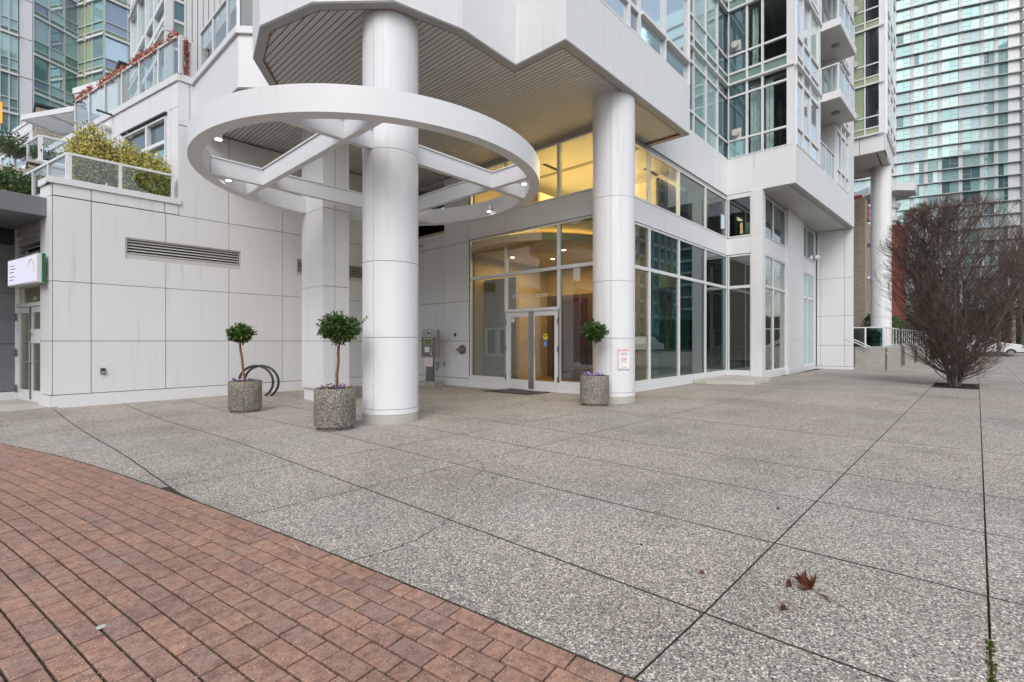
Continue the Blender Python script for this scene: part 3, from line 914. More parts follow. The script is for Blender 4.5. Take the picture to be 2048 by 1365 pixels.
# solid part left of the glass with the intercom
b889, b849 = sb(889.5), sb(849)
m = MB()
m.fb(FB, 0.0, aL - .03, -.2, -.005, -.12, 4.78); m.fb(FB, b889, aL - .03, -.2, -.005, 4.78, 6.6)
m.build('wall', 'joint_dark', lobby)
panels(FB, [0, b849, b889, aL - .05], [.17, 1.33, 2.57, 4.40], lobby)
panels(FB, [0, b849, b889], [4.40, 4.72], lobby)
panels(FB, [b889, aL - .05], [4.40, 6.58], lobby)
MB().fb(FB, 0, b889 - .004, -.25, .05, 4.72, 4.84).build('parapet_cap', 'white_plinth', lobby)
MB().fb(FB, 0, aL - .05, -.02, .045, -.13, .16).build('plinth', 'white_plinth', lobby)
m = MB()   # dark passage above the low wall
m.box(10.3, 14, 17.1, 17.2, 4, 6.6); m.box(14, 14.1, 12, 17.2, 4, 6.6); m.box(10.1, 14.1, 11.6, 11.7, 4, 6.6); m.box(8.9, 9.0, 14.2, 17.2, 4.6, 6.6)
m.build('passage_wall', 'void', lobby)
def sill(fr, a0, a1, z0=-.05):
    MB().fb(fr, a0, a1, -.15, .035, z0, .13).build('plinth', 'white_plinth', lobby)
    MB().fb(fr, a0, a1, -.15, .022, .136, .235).build('sill', 'frame_white', lobby)
sill(FB, aL - .05, a1_ - .03, -.13); sill(FB, a2_ + .03, aR, -.09)
# spandrels between the storeys
for fr, cuts in ((FB, [aL - .03, a1_, a2_, aR]), (FC, [0.0, cC[1], cC[2], cC[3], cC[4]])):
    panels(fr, cuts, [4.44, 5.04], lobby, th=.04, gap=.006)
    MB().fb(fr, cuts[0], cuts[-1], -.2, -.004, 4.385, 5.05).build('wall', 'trim_grey', lobby)
    MB().fb(fr, cuts[0], cuts[-1], -.14, .015, 6.50, 6.6).build('head_trim', 'trim_grey', lobby)
for c, (b0, b1) in enumerate(((aL, a1_), (a1_, a2_), (a2_, aR))):
    window(FB, b0, b1, 3.24, 4.42, lobby, 'glass_lobby', fw=.09, d0=-.06, dep=.09)
    window(FB, b0, b1, 5.05, 6.50, lobby, 'glass_clear', fw=.09, d0=-.06, dep=.09)
    if c != 1: window(FB, b0, b1, .235, 3.24, lobby, 'glass_lobby', fw=.09, d0=-.06, dep=.09)
for c in range(4):
    g = ['glass_lobby', 'glass_street', 'glass_teal', 'glass_street'][c]
    window(FC, cC[c], cC[c + 1], .235, 3.27, lobby, g, fw=.09, d0=-.06, dep=.09)
    window(FC, cC[c], cC[c + 1], 3.27, 4.42, lobby, g, fw=.09, d0=-.06, dep=.09)
    window(FC, cC[c], cC[c + 1], 5.06, 6.50, lobby, ['glass_clear', 'glass_clear', 'glass_teal', 'glass_clear'][c], fw=.09, d0=-.06, dep=.09)
sill(FC, 0, cC[4])
MB().box(9.98, 10.12, 6.08, 6.22, -.05, 6.6).build('corner_post', 'frame_white', lobby)
# transom light over the doors with the etched address
window(FB, a1_, a2_, 2.19, 3.24, lobby, 'glass_lobby', fw=.08, d0=-.06, dep=.09)
text('1079', .17, FB, (a1_ + a2_) / 2 - .12, 2.79, .0, 'etched_white', lobby, name='address_number', sx=.8, ext=.001)
text('Marinaside Crescent', .185, FB, (a1_ + a2_) / 2 - .06, 2.52, .0, 'etched_white', lobby, name='address_lettering', sx=.82, ext=.001)
# the pair of doors
dz0, dz1 = -.02, 2.17
mid = (a1_ + a2_) / 2
m = MB()
m.fb(FB, a1_ - .035, a1_ + .035, -.07, .03, -.06, 2.19); m.fb(FB, a2_ - .035, a2_ + .035, -.07, .03, -.06, 2.19); m.fb(FB, a1_ + .035, a2_ - .035, -.069, .028, 2.15, 2.19)
m.build('door_frame', 'frame_white', lobby)
def door(a0, a1, hinge_left):
    m = MB(); st = .115
    m.fb(FB, a0, a0 + st, -.05, -.005, dz0, 2.145); m.fb(FB, a1 - st, a1, -.05, -.005, dz0, 2.145)
    m.fb(FB, a0 + st, a1 - st, -.05, -.006, dz0, .25); m.fb(FB, a0 + st, a1 - st, -.05, -.006, 2.01, 2.145)
    d = m.build('door', 'frame_white', lobby)
    MB().fb(FB, a0 + st, a1 - st, -.034, -.024, .25, 2.01).build('pane', 'glass_door', d)
    for z in (.32, 1.12, 1.86):
        h = a0 - .02 if hinge_left else a1 + .02
        MB().fb(FB, h - .014, h + .014, .029, .042, z - .07, z + .07).build('hinge', 'bronze', d)
    return d
dl = door(a1_ + .04, mid - .005, True)
dr = door(mid + .005, a2_ - .04, False)
m = MB()
m.fb(FB, mid - .105, mid - .006, -.004, .006, .02, 2.13); m.fb(FB, mid + .006, mid + .085, -.004, .006, .02, 2.13)
m.build('astragal_plate', 'steel', dr)
for s0, s1, d in ((mid - .05, mid - .19, dl), (mid + .05, mid + .19, dr)):
    pts = [FB.p(s0, .0, 1.38), FB.p(s0, .055, 1.38), FB.p(s1, .07, 1.38), FB.p(s1, .07, 1.02), FB.p(s0, .055, 1.02), FB.p(s0, .0, 1.02)]
    MB().tube(pts, .0105, 8).build('handle', 'silver', d, smooth=True)
# stickers on the doors
m = MB().cyl(0, 0, .075, 0, .002, 24)
def disc(fr, a, z, d, r, mat, name, parent, n=28):
    vs = [fr.p(a, d, z)] + [fr.p(a + r * math.cos(2 * math.pi * k / n), d, z + r * math.sin(2 * math.pi * k / n)) for k in range(n)]
    vs2 = [v - fr.N * .002 for v in vs]
    mb = MB().add(vs, [(0, k + 1, (k + 1) % n + 1) for k in range(n)])
    return mb.build(name, mat, parent)
a, z = FB.sv(1090, 674.5)
disc(FB, a, z, -.018, .085, 'ink_yellow', 'round_sticker', dr)
MB().fb(FB, a - .06, a + .06, -.0175, -.0165, z + .012, z + .035).build('sticker_print', 'ink_black', dr)
text('NO EXIT', .02, FB, a, z - .025, -.0175, 'ink_black', dr, name='sticker_print')
a, z = FB.sv(1090, 688.5)
MB().fb(FB, a - .075, a + .075, -.020, -.018, z - .075, z + .075).build('access_sticker', 'ink_blue', dr)
m = MB(); W = -.0165   # wheelchair symbol
ring = [FB.p(a - .005 + .034 * math.cos(t), W, z - .018 + .034 * math.sin(t)) for t in [math.radians(q) for q in range(110, 400, 20)]]
m.tube(ring, .005, 5); m.tube([FB.p(a - .012, W, z + .045), FB.p(a - .006, W, z + .008), FB.p(a + .026, W, z + .004), FB.p(a + .042, W, z - .034)], .006, 5)
m.tube([FB.p(a - .009, W, z + .026), FB.p(a + .02, W, z + .022)], .0045, 5)
m.build('sticker_print', 'etched_white', dr)
disc(FB, a - .012, z + .055, W, .010, 'etched_white', 'sticker_print', dr, 12)
MB().fb(FB, a1_ + .17, a1_ + .31, -.020, -.017, 1.86, 2.0).build('notice_sticker', 'ceramic_white', dl)
text('PULL', .045, FB, a1_ + .24, 1.94, -.016, 'ink_black', dl, name='sticker_print')
# camera on the head trim and spot on the street side
# ---- return face E (X = 18.2), pier, face G, wall H
FEe = FR(18.2, 6.15, 0, -1)
for z0, z1, g in ((.235, 3.27, 'glass_lobby'), (3.27, 4.42, 'glass_lobby'), (5.06, 6.5, 'glass_teal')):
    window(FEe, .05, .86, z0, z1, lobby, g, fw=.10, d0=-.06, dep=.09)
panels(FEe, [0, .86], [4.44, 5.04], lobby, th=.04, gap=.006)
MB().fb(FEe, 0, .86, -.2, -.01, 4.4, 5.05).build('wall', 'trim_grey', lobby)
sill(FEe, 0, .86)
MB().fb(FEe, 0, .86, -.12, .012, 6.5, 6.6).build('head_trim', 'frame_white', lobby)
for z0, z1 in ((-.02, 3.28), (3.285, 5.1), (5.105, 6.6)):
    MB().box(18.14, 18.5, 4.93, 5.30, z0, z1).build('pier_panel', 'white_panel', lobby)
FG = FR(18.4, 4.99, 1, 0)
g0, g1, g2, g3, g4, g5, g6 = [FG.sv(u, 600)[0] for u in (1524, 1548, 1572, 1603, 1614.5, 1629, 1634)]
for (b0, b1) in ((g0 + .02, g1), (g1, g2), (g3, g4), (g4, g5)):
    for z0, z1, g in ((.235, 3.30, 'glass_lobby'), (3.30, 4.42, 'glass_lobby'), (5.08, 6.52, 'glass_teal')):
        if b0 >= g3 - .1: g = {'glass_lobby': 'glass_pale_teal', 'glass_teal': 'glass_deep'}[g] if z0 < 5 else 'glass_deep'
        window(FG, b0, b1, z0, z1, lobby, g, fw=.08, d0=-.10, dep=.09)
for (b0, b1) in ((g0, g2), (g3, g5)):
    panels(FG, [b0, b1], [4.44, 5.06], lobby, th=.04, gap=.006, d0=-.06)
    MB().fb(FG, b0, b1, -.24, -.07, 4.4, 5.07).build('wall', 'trim_grey', lobby)
    MB().fb(FG, b0, b1, -.2, .02, -.05, .235).build('plinth', 'white_plinth', lobby)
for z0, z1 in ((-.05, 1.33), (1.335, 3.28), (3.285, 5.1), (5.105, 6.6)):
    MB().fb(FG, g2, g3, -.25, .09, z0, z1).build('pier_panel', 'white_panel', lobby)
MB().fb(FG, g5, g6 + .3, -.25, -.02, -.05, 6.6).build('pier_panel', 'white_panel', lobby)
FH = FR(27.26, 4.99, 0, -1)
h = [0.02, .18, 1.13, 1.49]
MB().fb(FH, 0, 1.46, -.3, -.005, -.1, 6.6).build('wall', 'joint_dark', lobby)
panels(FH, h, [.13, 1.12, 2.52, 4.31, 6.59], lobby)
MB().fb(FH, 0, 1.5, -.02, .05, -.1, .12).build('plinth', 'white_plinth', lobby)
MB().box(27.30, 27.7, 3.55, 4.9, -.1, 6.6).build('wall', 'white_panel', lobby)
# ---- overhang over the street side: fascias and plain soffit
def fpan(x0, y0, x1, y1, z0, z1, cuts=(), d=0):
    L = math.hypot(x1 - x0, y1 - y0)
    return fascia((x0, y0), (x1, y1), z0, z1, cuts, tower)
fpan(12.12, 6.12, 18.2, 6.12, 6.6, 7.93, (2.9, 4.7))
fpan(18.2, 6.12, 18.2, 3.95, 6.6, 7.93)
fpan(18.2, 3.95, 27.3, 3.50, 6.6, 7.93, (1.9, 3.9, 6.1, 7.9))
m = MB()
m.prism([(18.22, 6.1), (27.26, 6.1), (27.26, 3.55), (18.22, 3.98)], 6.61, 6.68)
m.build('soffit', 'soffit_grey', tower)
fr = FR(18.2, 3.95, 9.1, -.45)
MB().fb(fr, .0, 9.08, -.18, -.01, 6.585, 6.605).build('soffit_trim', 'trim_grey', tower)
MB().fb(fr, .2, 9.08, -.215, -.19, 6.598, 6.609).build('soffit_groove', 'joint_dark', tower)
# window walls of the tower
FT1 = FR(12.12, 6.15, 1, 0)
ft1 = [FT1.sv(u, 300)[0] for u in (1386.5, 1411.5, 1434.5, 1456)]
FT2 = FR(18.2, 6.15, 0, -1)
ft2 = [0.06] + [FT2.sv(u, 300)[0] for u in (1494, 1525)] + [FT2.sv(1576, 300)[0]]
def storey(fr, cols, zb, ztop, rows, picks, parent=tower, fw=.07):
    for c in range(len(cols) - 1):
        for r_ in range(len(rows) - 1):
            g = picks(c, r_)
            if g: window(fr, cols[c], cols[c + 1], rows[r_], rows[r_ + 1], parent, g, fw=fw, d0=-.07, dep=.10)
ROW0 = [7.93, 8.57, 10.15, 10.58]
def rowsf(f): return [f, f + .40, f + 1.04, f + 2.68]
rt = random.Random(5)
def p1f(f):
    def k(c, r_):
        if f > 0 and r_ == 0: return 'spandrel_green'
        if c == 2: return 'glass_deep'
        return rt.choice(['curtain_glass', 'curtain_glass', 'glass_mid_teal', 'glass_pale_teal'])
    return k
def p2f(f):
    def k(c, r_):
        if f > 0 and r_ == 0: return 'spandrel_green'
        if c == 0: return 'glass_deep' if r_ else 'glass_mid_teal'
        return 'glass_clear' if f < 2 else 'glass_deep'
    return k
for f in range(6):
    zb = 7.93 if f == 0 else 10.60 + 2.68 * (f - 1)
    rows = ROW0 if f == 0 else rowsf(zb)
    storey(FT1, [ -.02] + ft1[:1], zb, 0, rows, lambda c, r_: 'glass_deep')
    storey(FT1, ft1, zb, 0, rows, p1f(f))
    storey(FT2, ft2, zb, 0, rows, p2f(f))
    if f < 4:
        MB().fb(FT2, ft2[-1], 2.17, -.12, .02, zb, rows[-1]).build('corner_panel', 'white_panel', tower)
for f in range(1, 6):
    z = 10.60 + 2.68 * (f - 1)
    MB().fb(FT1, 0, 6.0, .03, .09, z - .035, z + .035).build('floor_trim', 'frame_white', tower)
    MB().fb(FT2, 0, 2.2, .03, .09, z - .035, z + .035).build('floor_trim', 'frame_white', tower)
MB().box(18.45, 18.5, 5.02, 6.3, 5.0, 6.55).build('view_blocker', 'interior_dark', lobby)  # added dark screen, hides what shows through this upper pane
# rooms behind the corner glazing
for f in range(2):
    z0 = 7.9 if f == 0 else 10.62; z1 = z0 + 2.55
    MB().box(18.4, 22, 4.1, 6.2, z0 - .1, z0).build('room_floor', 'interior_brown', tower)
    MB().box(18.4, 22, 4.1, 6.2, z1, z1 + .1).build('room_ceiling', 'interior_grey', tower)
    MB().box(21.4, 21.5, 3.9, 6.2, z0, z1).build('room_wall', 'interior_grey', tower)
    MB().box(18.3, 22, 6.0, 6.1, z0, z1).build('room_wall', 'interior_grey', tower)
def drape(fr, a0, a1, d, z0, z1, parent, mat='curtain'):
    n = max(6, int((a1 - a0) / .035)); vs = []
    for i in range(n + 1):
        a = a0 + (a1 - a0) * i / n; dd = d + .03 * math.sin(i * 1.9) + .012 * math.sin(i * .7)
        vs += [fr.p(a, dd, z0), fr.p(a, dd, z1)]
    return MB().add(vs, [(2 * i, 2 * i + 2, 2 * i + 3, 2 * i + 1) for i in range(n)]).build('curtain', mat, parent, smooth=True)
drape(FT2, ft2[1] + .03, ft2[2] - .02, -.25, 7.95, 10.5, tower)
drape(FT2, ft2[2] + .03, ft2[2] + .30, -.25, 7.95, 10.5, tower)
drape(FT2, ft2[1] + .1, ft2[1] + .30, -.25, 10.7, 13.2, tower)
# round air vents in the corner glazing
def airvent(fr, u, v, parent, r=.12, plate=True):
    a, z = fr.sv(u, v); P = fr.p(a, .0, z)
    o = MB().fb(fr, a - r * 1.35, a + r * 1.35, -.02, .012, z - r * 1.5, z + r * 1.4).build('air_vent', 'soffit_grey', parent)
    MB().tube([P, P + fr.N * .16], r, 16).build('vent_hood', 'soffit_grey', o, smooth=True)
for u, v in ((1473, 268), (1472, 93)): airvent(FT2, u, v, tower)
# outer street face with narrow windows, balcony recess and end wall
FS = FR(18.2, 3.95, 9.1, -.45)
s1 = [.14, .90, 1.79, 2.93]
MB().fb(FS, 2.95, 3.16, -.2, .02, 7.93, 26).build('pier_panel', 'white_panel', tower)
s2 = [FS.sv(u, 300)[0] for u in (1671, 1680, 1689)]
for f in range(7):
    zb = 7.93 if f == 0 else 10.60 + 2.68 * (f - 1)
    rows = ROW0 if f == 0 else rowsf(zb)
    storey(FS, s1, zb, 0, rows, lambda c, r_: 'glass_sky' if c < 2 else ('glass_mint' if r_ == 2 else 'glass_sky'), fw=.12)
    storey(FS, [5.75, 6.5, 7.25, 7.9], zb, 0, rows, lambda c, r_: rt.choice(['glass_sky', 'glass_mint', 'curtain_glass']), fw=.12)
    MB().fb(FS, 7.93, 9.12, -.3, .0, zb, rows[-1]).build('wall_panel', 'white_panel', tower)
    # recess
    MB().fb(FS, 3.2, 5.7, -1.32, -1.25, zb + .05, rows[-1] - .2).build('sliding_door', 'glass_deep', tower)
    MB().fb(FS, 4.6, 4.75, -1.24, -1.15, zb + .05, rows[-1] - .2).build('door_post', 'frame_white', tower)
    drape(FS, 3.3, 4.5, -1.1, zb + .1, rows[-1] - .3, tower, 'interior_grey')
    MB().fb(FS, 5.55, 5.72, -1.3, .0, zb, rows[-1]).build('pier_panel', 'white_panel', tower)
    if f > 0:
        sl = MB().fb(FS, 3.17, 5.9, -1.2, .62, zb - .22, zb).build('balcony_slab', 'soffit_grey', tower)
        MB().fb(FS, 3.17, 5.9, .62, .66, zb - .23, zb + .05).build('slab_edge', 'white_plinth', sl)
        MB().fb(FS, 3.13, 3.17, -.1, .66, zb - .23, zb + .05).build('slab_edge', 'white_plinth', sl)
        MB().fb(FS, 4.4, 4.65, .1, .34, zb - .26, zb - .222).build('soffit_light', 'bronze', sl)
        d0 = .60
    else:
        d0 = -.02
        sl = MB().fb(FS, 3.17, 5.5, -1.2, -.02, zb - .1, zb).build('balcony_slab', 'soffit_grey', tower)
    m = MB()
    e = 5.86 if f else 5.5
    for a in (3.2, 4.08, 4.97, e): m.fb(FS, a, a + .05, d0 - .05, d0, zb, zb + 1.05)
    m.fb(FS, 3.2, e + .05, d0 - .06, d0 + .01, zb + 1.05, zb + 1.09)
    if f: m.fb(FS, 3.2, 3.25, -.02, d0 - .06, zb + 1.05, zb + 1.09); m.fb(FS, 3.2, 3.25, .0, .04, zb, zb + 1.05)
    rl = m.build('balcony_railing', 'frame_white', tower)
    for a0, a1 in ((3.26, 4.07), (4.14, 4.96), (5.03, e - .01)): MB().fb(FS, a0, a1, d0 - .03, d0 - .02, zb + .08, zb + 1.0).build('pane', 'glass_rail', rl)
    if f: MB().fb(FS, 3.222, 3.232, .06, d0 - .07, zb + .08, zb + 1.0).build('pane', 'glass_rail', rl)
for f in range(1, 7):
    z = 10.60 + 2.68 * (f - 1)
    MB().fb(FS, 0, 3.1, .03, .10, z - .04, z + .04).build('floor_trim', 'frame_white', tower)
    MB().fb(FS, 5.75, 8.0, .03, .10, z - .04, z + .04).build('floor_trim', 'frame_white', tower)
MB().box(22.2, 27.2, 4.95, 9, 7.95, 27).build('tower_core', 'interior_grey', tower)
MB().box(18.5, 21.2, 4.25, 6.0, 13.4, 34).build('tower_core', 'interior_grey', tower)
leafmat('litter', [(0.0, (0.02, 0.012, 0.009)), (0.7, (0.045, 0.025, 0.017)), (1.0, (0.10, 0.05, 0.03))], 0.9)
plain('hedge_core', (0.012, 0.02, 0.01), 0.95)
# ================================================================= columns, pier and ring canopy
def round_column(x, y, top, label, seam, base=0.0, r=.457, joints=(1.39, 2.61, 4.41)):
    t = thing('round_column', label, 'column', 'round white columns')
    t.location = (x, y, base)
    MB().cyl(0, 0, r - .02, .1, top, 48).build('core', 'joint_dark', t)
    MB().cyl(0, 0, r + .004, -.06, .145, 48).build('footing', 'concrete_pale', t, smooth=True, bevel=.008)
    zs = [.150, .232] + [j for j in joints if j < top] + [top - .004]
    for i in range(len(zs) - 1):
        z0, z1 = zs[i] + (.004 if i else 0), zs[i + 1] - .004
        rr = r + (.006 if i == 0 else 0)
        for k in range(2):
            a = seam + k * math.pi
            MB().shell(0, 0, rr - .018, rr, z0, z1, a + .007, a + math.pi - .007, 28).build('column_band' if i == 0 else 'cladding_panel', 'white_plinth' if i == 0 else 'white_panel', t, smooth=True)
    return t
col1 = round_column(4.57, 7.0, ZS + .07, 'large white round column that passes through the overhead ring beside the planters', math.atan2(-7.0, -4.57) - .62)
col2 = round_column(9.32, 5.55, ZS + .07, 'white round column near the entrance doors with the no parking sign', math.atan2(-5.55, -9.32) - .12)
col3 = round_column(32.4, 2.96, 10.66, 'far white round column behind the railing on the right', math.atan2(-2.96, -32.4) - .1, joints=(1.39, 2.62, 4.49, 7.45))
# square pier under the ring
pier = thing('square_column', 'square white panelled column standing behind the ring and the big planter', 'column')
PB = -.09
MB().box(5.21, 5.76, 10.71, 11.68, .1, ZS + .07).build('core', 'joint_dark', pier)
FP1 = FR(5.15, 11.75, 0, -1); FP2 = FR(5.15, 10.65, 1, 0)
panels(FP1, [0, .53, 1.10], [.20, 1.33, 2.60, 4.40, 6.66], pier, th=.035, gap=.008, d0=-.035)
panels(FP2, [0, .30, .66], [.20, 1.33, 2.60, 4.40, 6.66], pier, th=.035, gap=.012, d0=-.035)
MB().box(5.81 - .035, 5.81, 10.69, 11.75, .2, 6.66).build('wall_panel', 'white_panel', pier)
MB().box(5.19, 5.77, 10.69, 11.71, PB - .03, .19).build('plinth', 'white_plinth', pier)
# ring
RC = (5.30, 8.51)
ring = thing('ring_canopy', 'big white ring frame with crossed beams hung around the round column', 'canopy')
MB().shell(RC[0], RC[1], 3.0, 3.21, 4.41, 4.79, 0, 2 * math.pi, 128).build('ring', 'white_paint', ring, smooth=True)
def beam(x0, x1, y0, y1, along):
    m = MB().box(x0, x1, y0, y1, 4.412, 4.71)
    if along == 'x': m.box(x0, x1, y0 - .025, y1 + .025, 4.711, 4.735)
    else: m.box(x0 - .025, x1 + .025, y0, y1, 4.713, 4.737)
    return m.build('beam', 'white_paint', ring)
hb = .055; L_ = math.sqrt(3.02 ** 2 - 1.6 ** 2)
beam(RC[0] - L_, RC[0] + L_, RC[1] - 1.6 - hb, RC[1] - 1.6 + hb, 'x')
beam(RC[0] - L_, RC[0] + L_, RC[1] + 1.6 - hb, RC[1] + 1.6 + hb, 'x')
for sx in (-1.6, 1.6):
    x = RC[0] + sx
    beam(x - hb, x + hb, RC[1] - L_, RC[1] - 1.6 - hb - .001, 'y')
    beam(x - hb, x + hb, RC[1] - 1.6 + hb + .001, RC[1] + 1.6 - hb - .001, 'y')
    beam(x - hb, x + hb, RC[1] + 1.6 + hb + .001, RC[1] + L_, 'y')
for i, (u, v, lab) in enumerate(((435, 279, 'lit cylinder spotlight on the upper left inner side of the ring'), (457, 362, 'lit cylinder spotlight inside the lower left corner of the ring'),
                   (1052, 369, 'lit cylinder spotlight inside the right edge of the ring'), (970, 422, 'lit cylinder spotlight on the far side of the ring near the doors'))):
    p = GP(u, v, 4.47)
    d = Vector((p.x - RC[0], p.y - RC[1], 0)); d.normalize()
    p = Vector((RC[0], RC[1], 4.47)) + d * 2.90
    t = thing('spotlight', lab, 'lamp', 'spotlights on the ring')
    MB().cyl(p.x, p.y, .055, 4.47, 4.62, 20).build('housing', 'frame_white', t, smooth=True)
    MB().cyl(p.x, p.y, .050, 4.463, 4.471, 20).build('lens', 'lamp_glow', t)
    q = p + d * .05
    MB().tube([V3(q.x, q.y, 4.55), V3(q.x + d.x * .06, q.y + d.y * .06, 4.55)], .015, 6).build('bracket', 'bronze', t)
    L = bpy.data.lights.new('spotlight_beam', 'SPOT'); L.energy = 15; L.spot_size = R(95); L.spot_blend = .8; L.color = (1, .92, .78); L.shadow_soft_size = .05
    lo = bpy.data.objects.new('spotlight_beam', L); COL.objects.link(lo); lo.location = (p.x, p.y, 4.455); lo.parent = t

# ================================================================= planters with standard bay trees
def pot(x, y, label, k):
    t = thing('planter', label, 'planter', 'round pebbled concrete planters')
    z = gz(y); t.location = (x, y, z); t.rotation_euler = (0, 0, k * 1.3)
    m = MB()
    prof = [(.262, .0), (.262, .055), (.300, .062), (.302, .30), (.300, .61), (.292, .622), (.255, .622), (.250, .56), (0.001, .56)]
    n = 44; vs = []; fs = []
    for (r_, zz) in prof:
        for i in range(n): vs.append((r_ * math.cos(2 * math.pi * i / n), r_ * math.sin(2 * math.pi * i / n), zz))
    for j in range(len(prof) - 1):
        for i in range(n): fs.append((j * n + i, j * n + (i + 1) % n, (j + 1) * n + (i + 1) % n, (j + 1) * n + i))
    m.add(vs, fs).build('pot', 'aggregate_planter', t, smooth=True)
    MB().cyl(0, 0, .25, .5, .575, 32).build('soil', 'soil', t)
    return t
def pansies(x, y, label, mat, k):
    r2 = random.Random(k); z = gz(y) + .575
    m = MB()
    for i in range(420):
        a, rr = r2.random() * 6.28, math.sqrt(r2.random()) * .25
        p = V3(x + rr * math.cos(a), y + rr * math.sin(a), z + .0)
        m.leaf(p, V3(r2.uniform(-1, 1), r2.uniform(-1, 1), 1.1), V3(1, .3, 0), r2.uniform(.03, .06), .022)
    o = m.build('pansies', 'leaf_green'); tag(o, label, 'flowers', 'pansies in the planters')
    m = MB()
    for i in range(46):
        a, rr = r2.random() * 6.28, math.sqrt(r2.random()) * .245
        c = V3(x + rr * math.cos(a), y + rr * math.sin(a), z + r2.uniform(.045, .095))
        nrm = V3(-x * .5 / 8 + r2.uniform(-.5, .5), -y * .5 / 8 + r2.uniform(-.5, .5), .8).normalized()
        e1 = nrm.orthogonal().normalized(); e2 = nrm.cross(e1); s = r2.uniform(.016, .027)
        vs = [c] + [c + (e1 * math.cos(2 * math.pi * q / 10) + e2 * math.sin(2 * math.pi * q / 10)) * s * (1 if q % 2 else .62) + nrm * .004 for q in range(10)]
        m.add(vs, [(0, 1 + q, 1 + (q + 1) % 10) for q in range(10)])
    m.build('blossoms', mat, o)
def topiary(x, y, h, cr, label, k, lean=0, pale=False, stray=False):
    r2 = random.Random(100 + k); z0 = gz(y) + .57
    t = thing('bay_tree', label, 'tree', 'small clipped trees in the planters')
    top = z0 + h
    side = V3(CA, -CB, 0)
    P = [V3(x, y, z0) + side * (lean * q / 6 * .8 + .006 * math.sin(q * 2.1)) + V3(0, 0, (h - cr * .9) * q / 6) for q in range(7)]
    MB().tube(P, [.021, .019, .018, .018, .017, .016, .015], 9).build('trunk', 'trunk_red' if not pale else 'trunk_pale', t, smooth=True)
    if not pale:
        MB().tube([p - side * .017 - V3(.01, .01, 0) for p in P], .010, 6).build('support_stake', 'trunk_pale', t)
    C = P[-1] + V3(0, 0, cr * .80)
    m = MB(); mt = MB()
    def sprig(base, d, n, L):
        for q in range(n):
            a = base + d * L * (q / n); o = Vector((r2.uniform(-1, 1), r2.uniform(-1, 1), r2.uniform(-.6, 1))).normalized()
            m.leaf(a, (d * .8 + o).normalized(), Vector((r2.uniform(-1, 1), r2.uniform(-1, 1), .5)), r2.uniform(.05, .085), r2.uniform(.022, .034))
        mt.tube([base, base + d * L], [.004, .002], 4)
    for i in range(215):
        d = Vector((r2.gauss(0, 1), r2.gauss(0, 1), r2.gauss(0, .8))).normalized()
        base = C + Vector((d.x * cr * .30, d.y * cr * .30, d.z * cr * .22))
        L = cr * r2.uniform(.45, .80) * (1 + .22 * r2.random() ** 3)
        if d.z < -.25: L *= .75
        sprig(base, d, 15, L)
    for i in range(60):
        d = Vector((r2.gauss(0, 1), r2.gauss(0, 1), r2.gauss(0, .7))).normalized()
        mt.tube([P[-1], C + d * cr * .4], [.007, .003], 4)
    if stray:
        sprig(C + side * cr * .8, (side * .8 + V3(0, 0, .75)).normalized(), 12, .27)
    m.build('crown', 'leaf_dark', t)
    mt.build('branches', 'bark', t)
pot(3.46, 10.48, 'round pebbled planter on the left beside the bike rack', 1)
pot(3.55, 6.94, 'nearest and largest looking round pebbled planter left of the big column', 2)
pot(8.48, 5.50, 'round pebbled planter beside the column with the no parking sign', 3)
pansies(3.46, 10.48, 'dark pansies in the left planter near the bike rack', 'pansy_mix', 1)
pansies(3.55, 6.94, 'purple and orange pansies in the nearest planter', 'pansy_mix', 2)
pansies(8.48, 5.50, 'violet and yellow pansies in the planter by the no parking column', 'pansy_violet', 3)
topiary(3.46, 10.48, 1.0, .235, 'small clipped tree in the left planter near the bike rack', 1, -.12)
topiary(3.57, 6.93, .96, .295, 'clipped tree with a reddish stem and one stray shoot in the nearest planter', 2, .05, stray=True)
topiary(8.46, 5.52, .96, .25, 'clipped tree on a slim pale stem in the planter beside the no parking column', 3, .03, pale=True)

# bike rack behind the left planter
rack = thing('bike_rack', 'two curved black pipe hoops of a bike rack by the white wall', 'bike rack')
for k in range(2):
    c = GP(512 + k * 11, 793); c = V3(c.x, c.y, gz(c.y))
    dd = Vector((CA, -CB, 0))
    P = [c + dd * (.44 * math.cos(t)) + V3(0, 0, .36 + .42 * math.sin(t)) for t in [math.radians(q) for q in range(-58, 239, 9)]]
    MB().tube(P, .03, 10).build('hoop', 'dark_metal', rack, smooth=True)

# intercom post
ip = thing('intercom_post', 'steel intercom panel on a bronze post with a concrete foot left of the doors', 'intercom')
c = GP(860, 772); zc = gz(c.y)
FI = FR(c.x, c.y, -.12, -.97); FI = FR(c.x, c.y, .66, -.75)
d_ = Vector((c.x, c.y, 0)).normalized(); FI = FR(c.x, c.y, CA * .90 - CB * .30 * -1 * 0 + 0.0, -CB)
FI = FR(c.x, c.y, 0.25, -1)
MB().fb(FI, -.36, .34, -.30, .26, zc - .03, zc + .14).build('footing', 'concrete', ip, bevel=.015)
MB().fb(FI, -.13, .13, -.07, .05, zc + .14, zc + 1.02).build('post', 'bronze', ip)
z0, z1 = 1.33 - (716 - 683) * 15.2 / 962, 1.33 + (683 - 660) * 15.2 / 962
MB().fb(FI, -.31, .31, -.10, .06, z0, z1).build('housing', 'steel', ip, bevel=.006)
MB().fb(FI, -.27, .27, .06, .075, z0 + .04, z1 - .24).build('face_plate', 'bronze', ip)
P = FI.p(0.02, .06, z1 - .11); MB().tube([P, P + FI.N * .04], .07, 18).build('camera_ring', 'frame_white', ip)
MB().tube([P + FI.N * .03, P + FI.N * .05], .045, 16).build('camera_lens', 'black_rubber', ip)
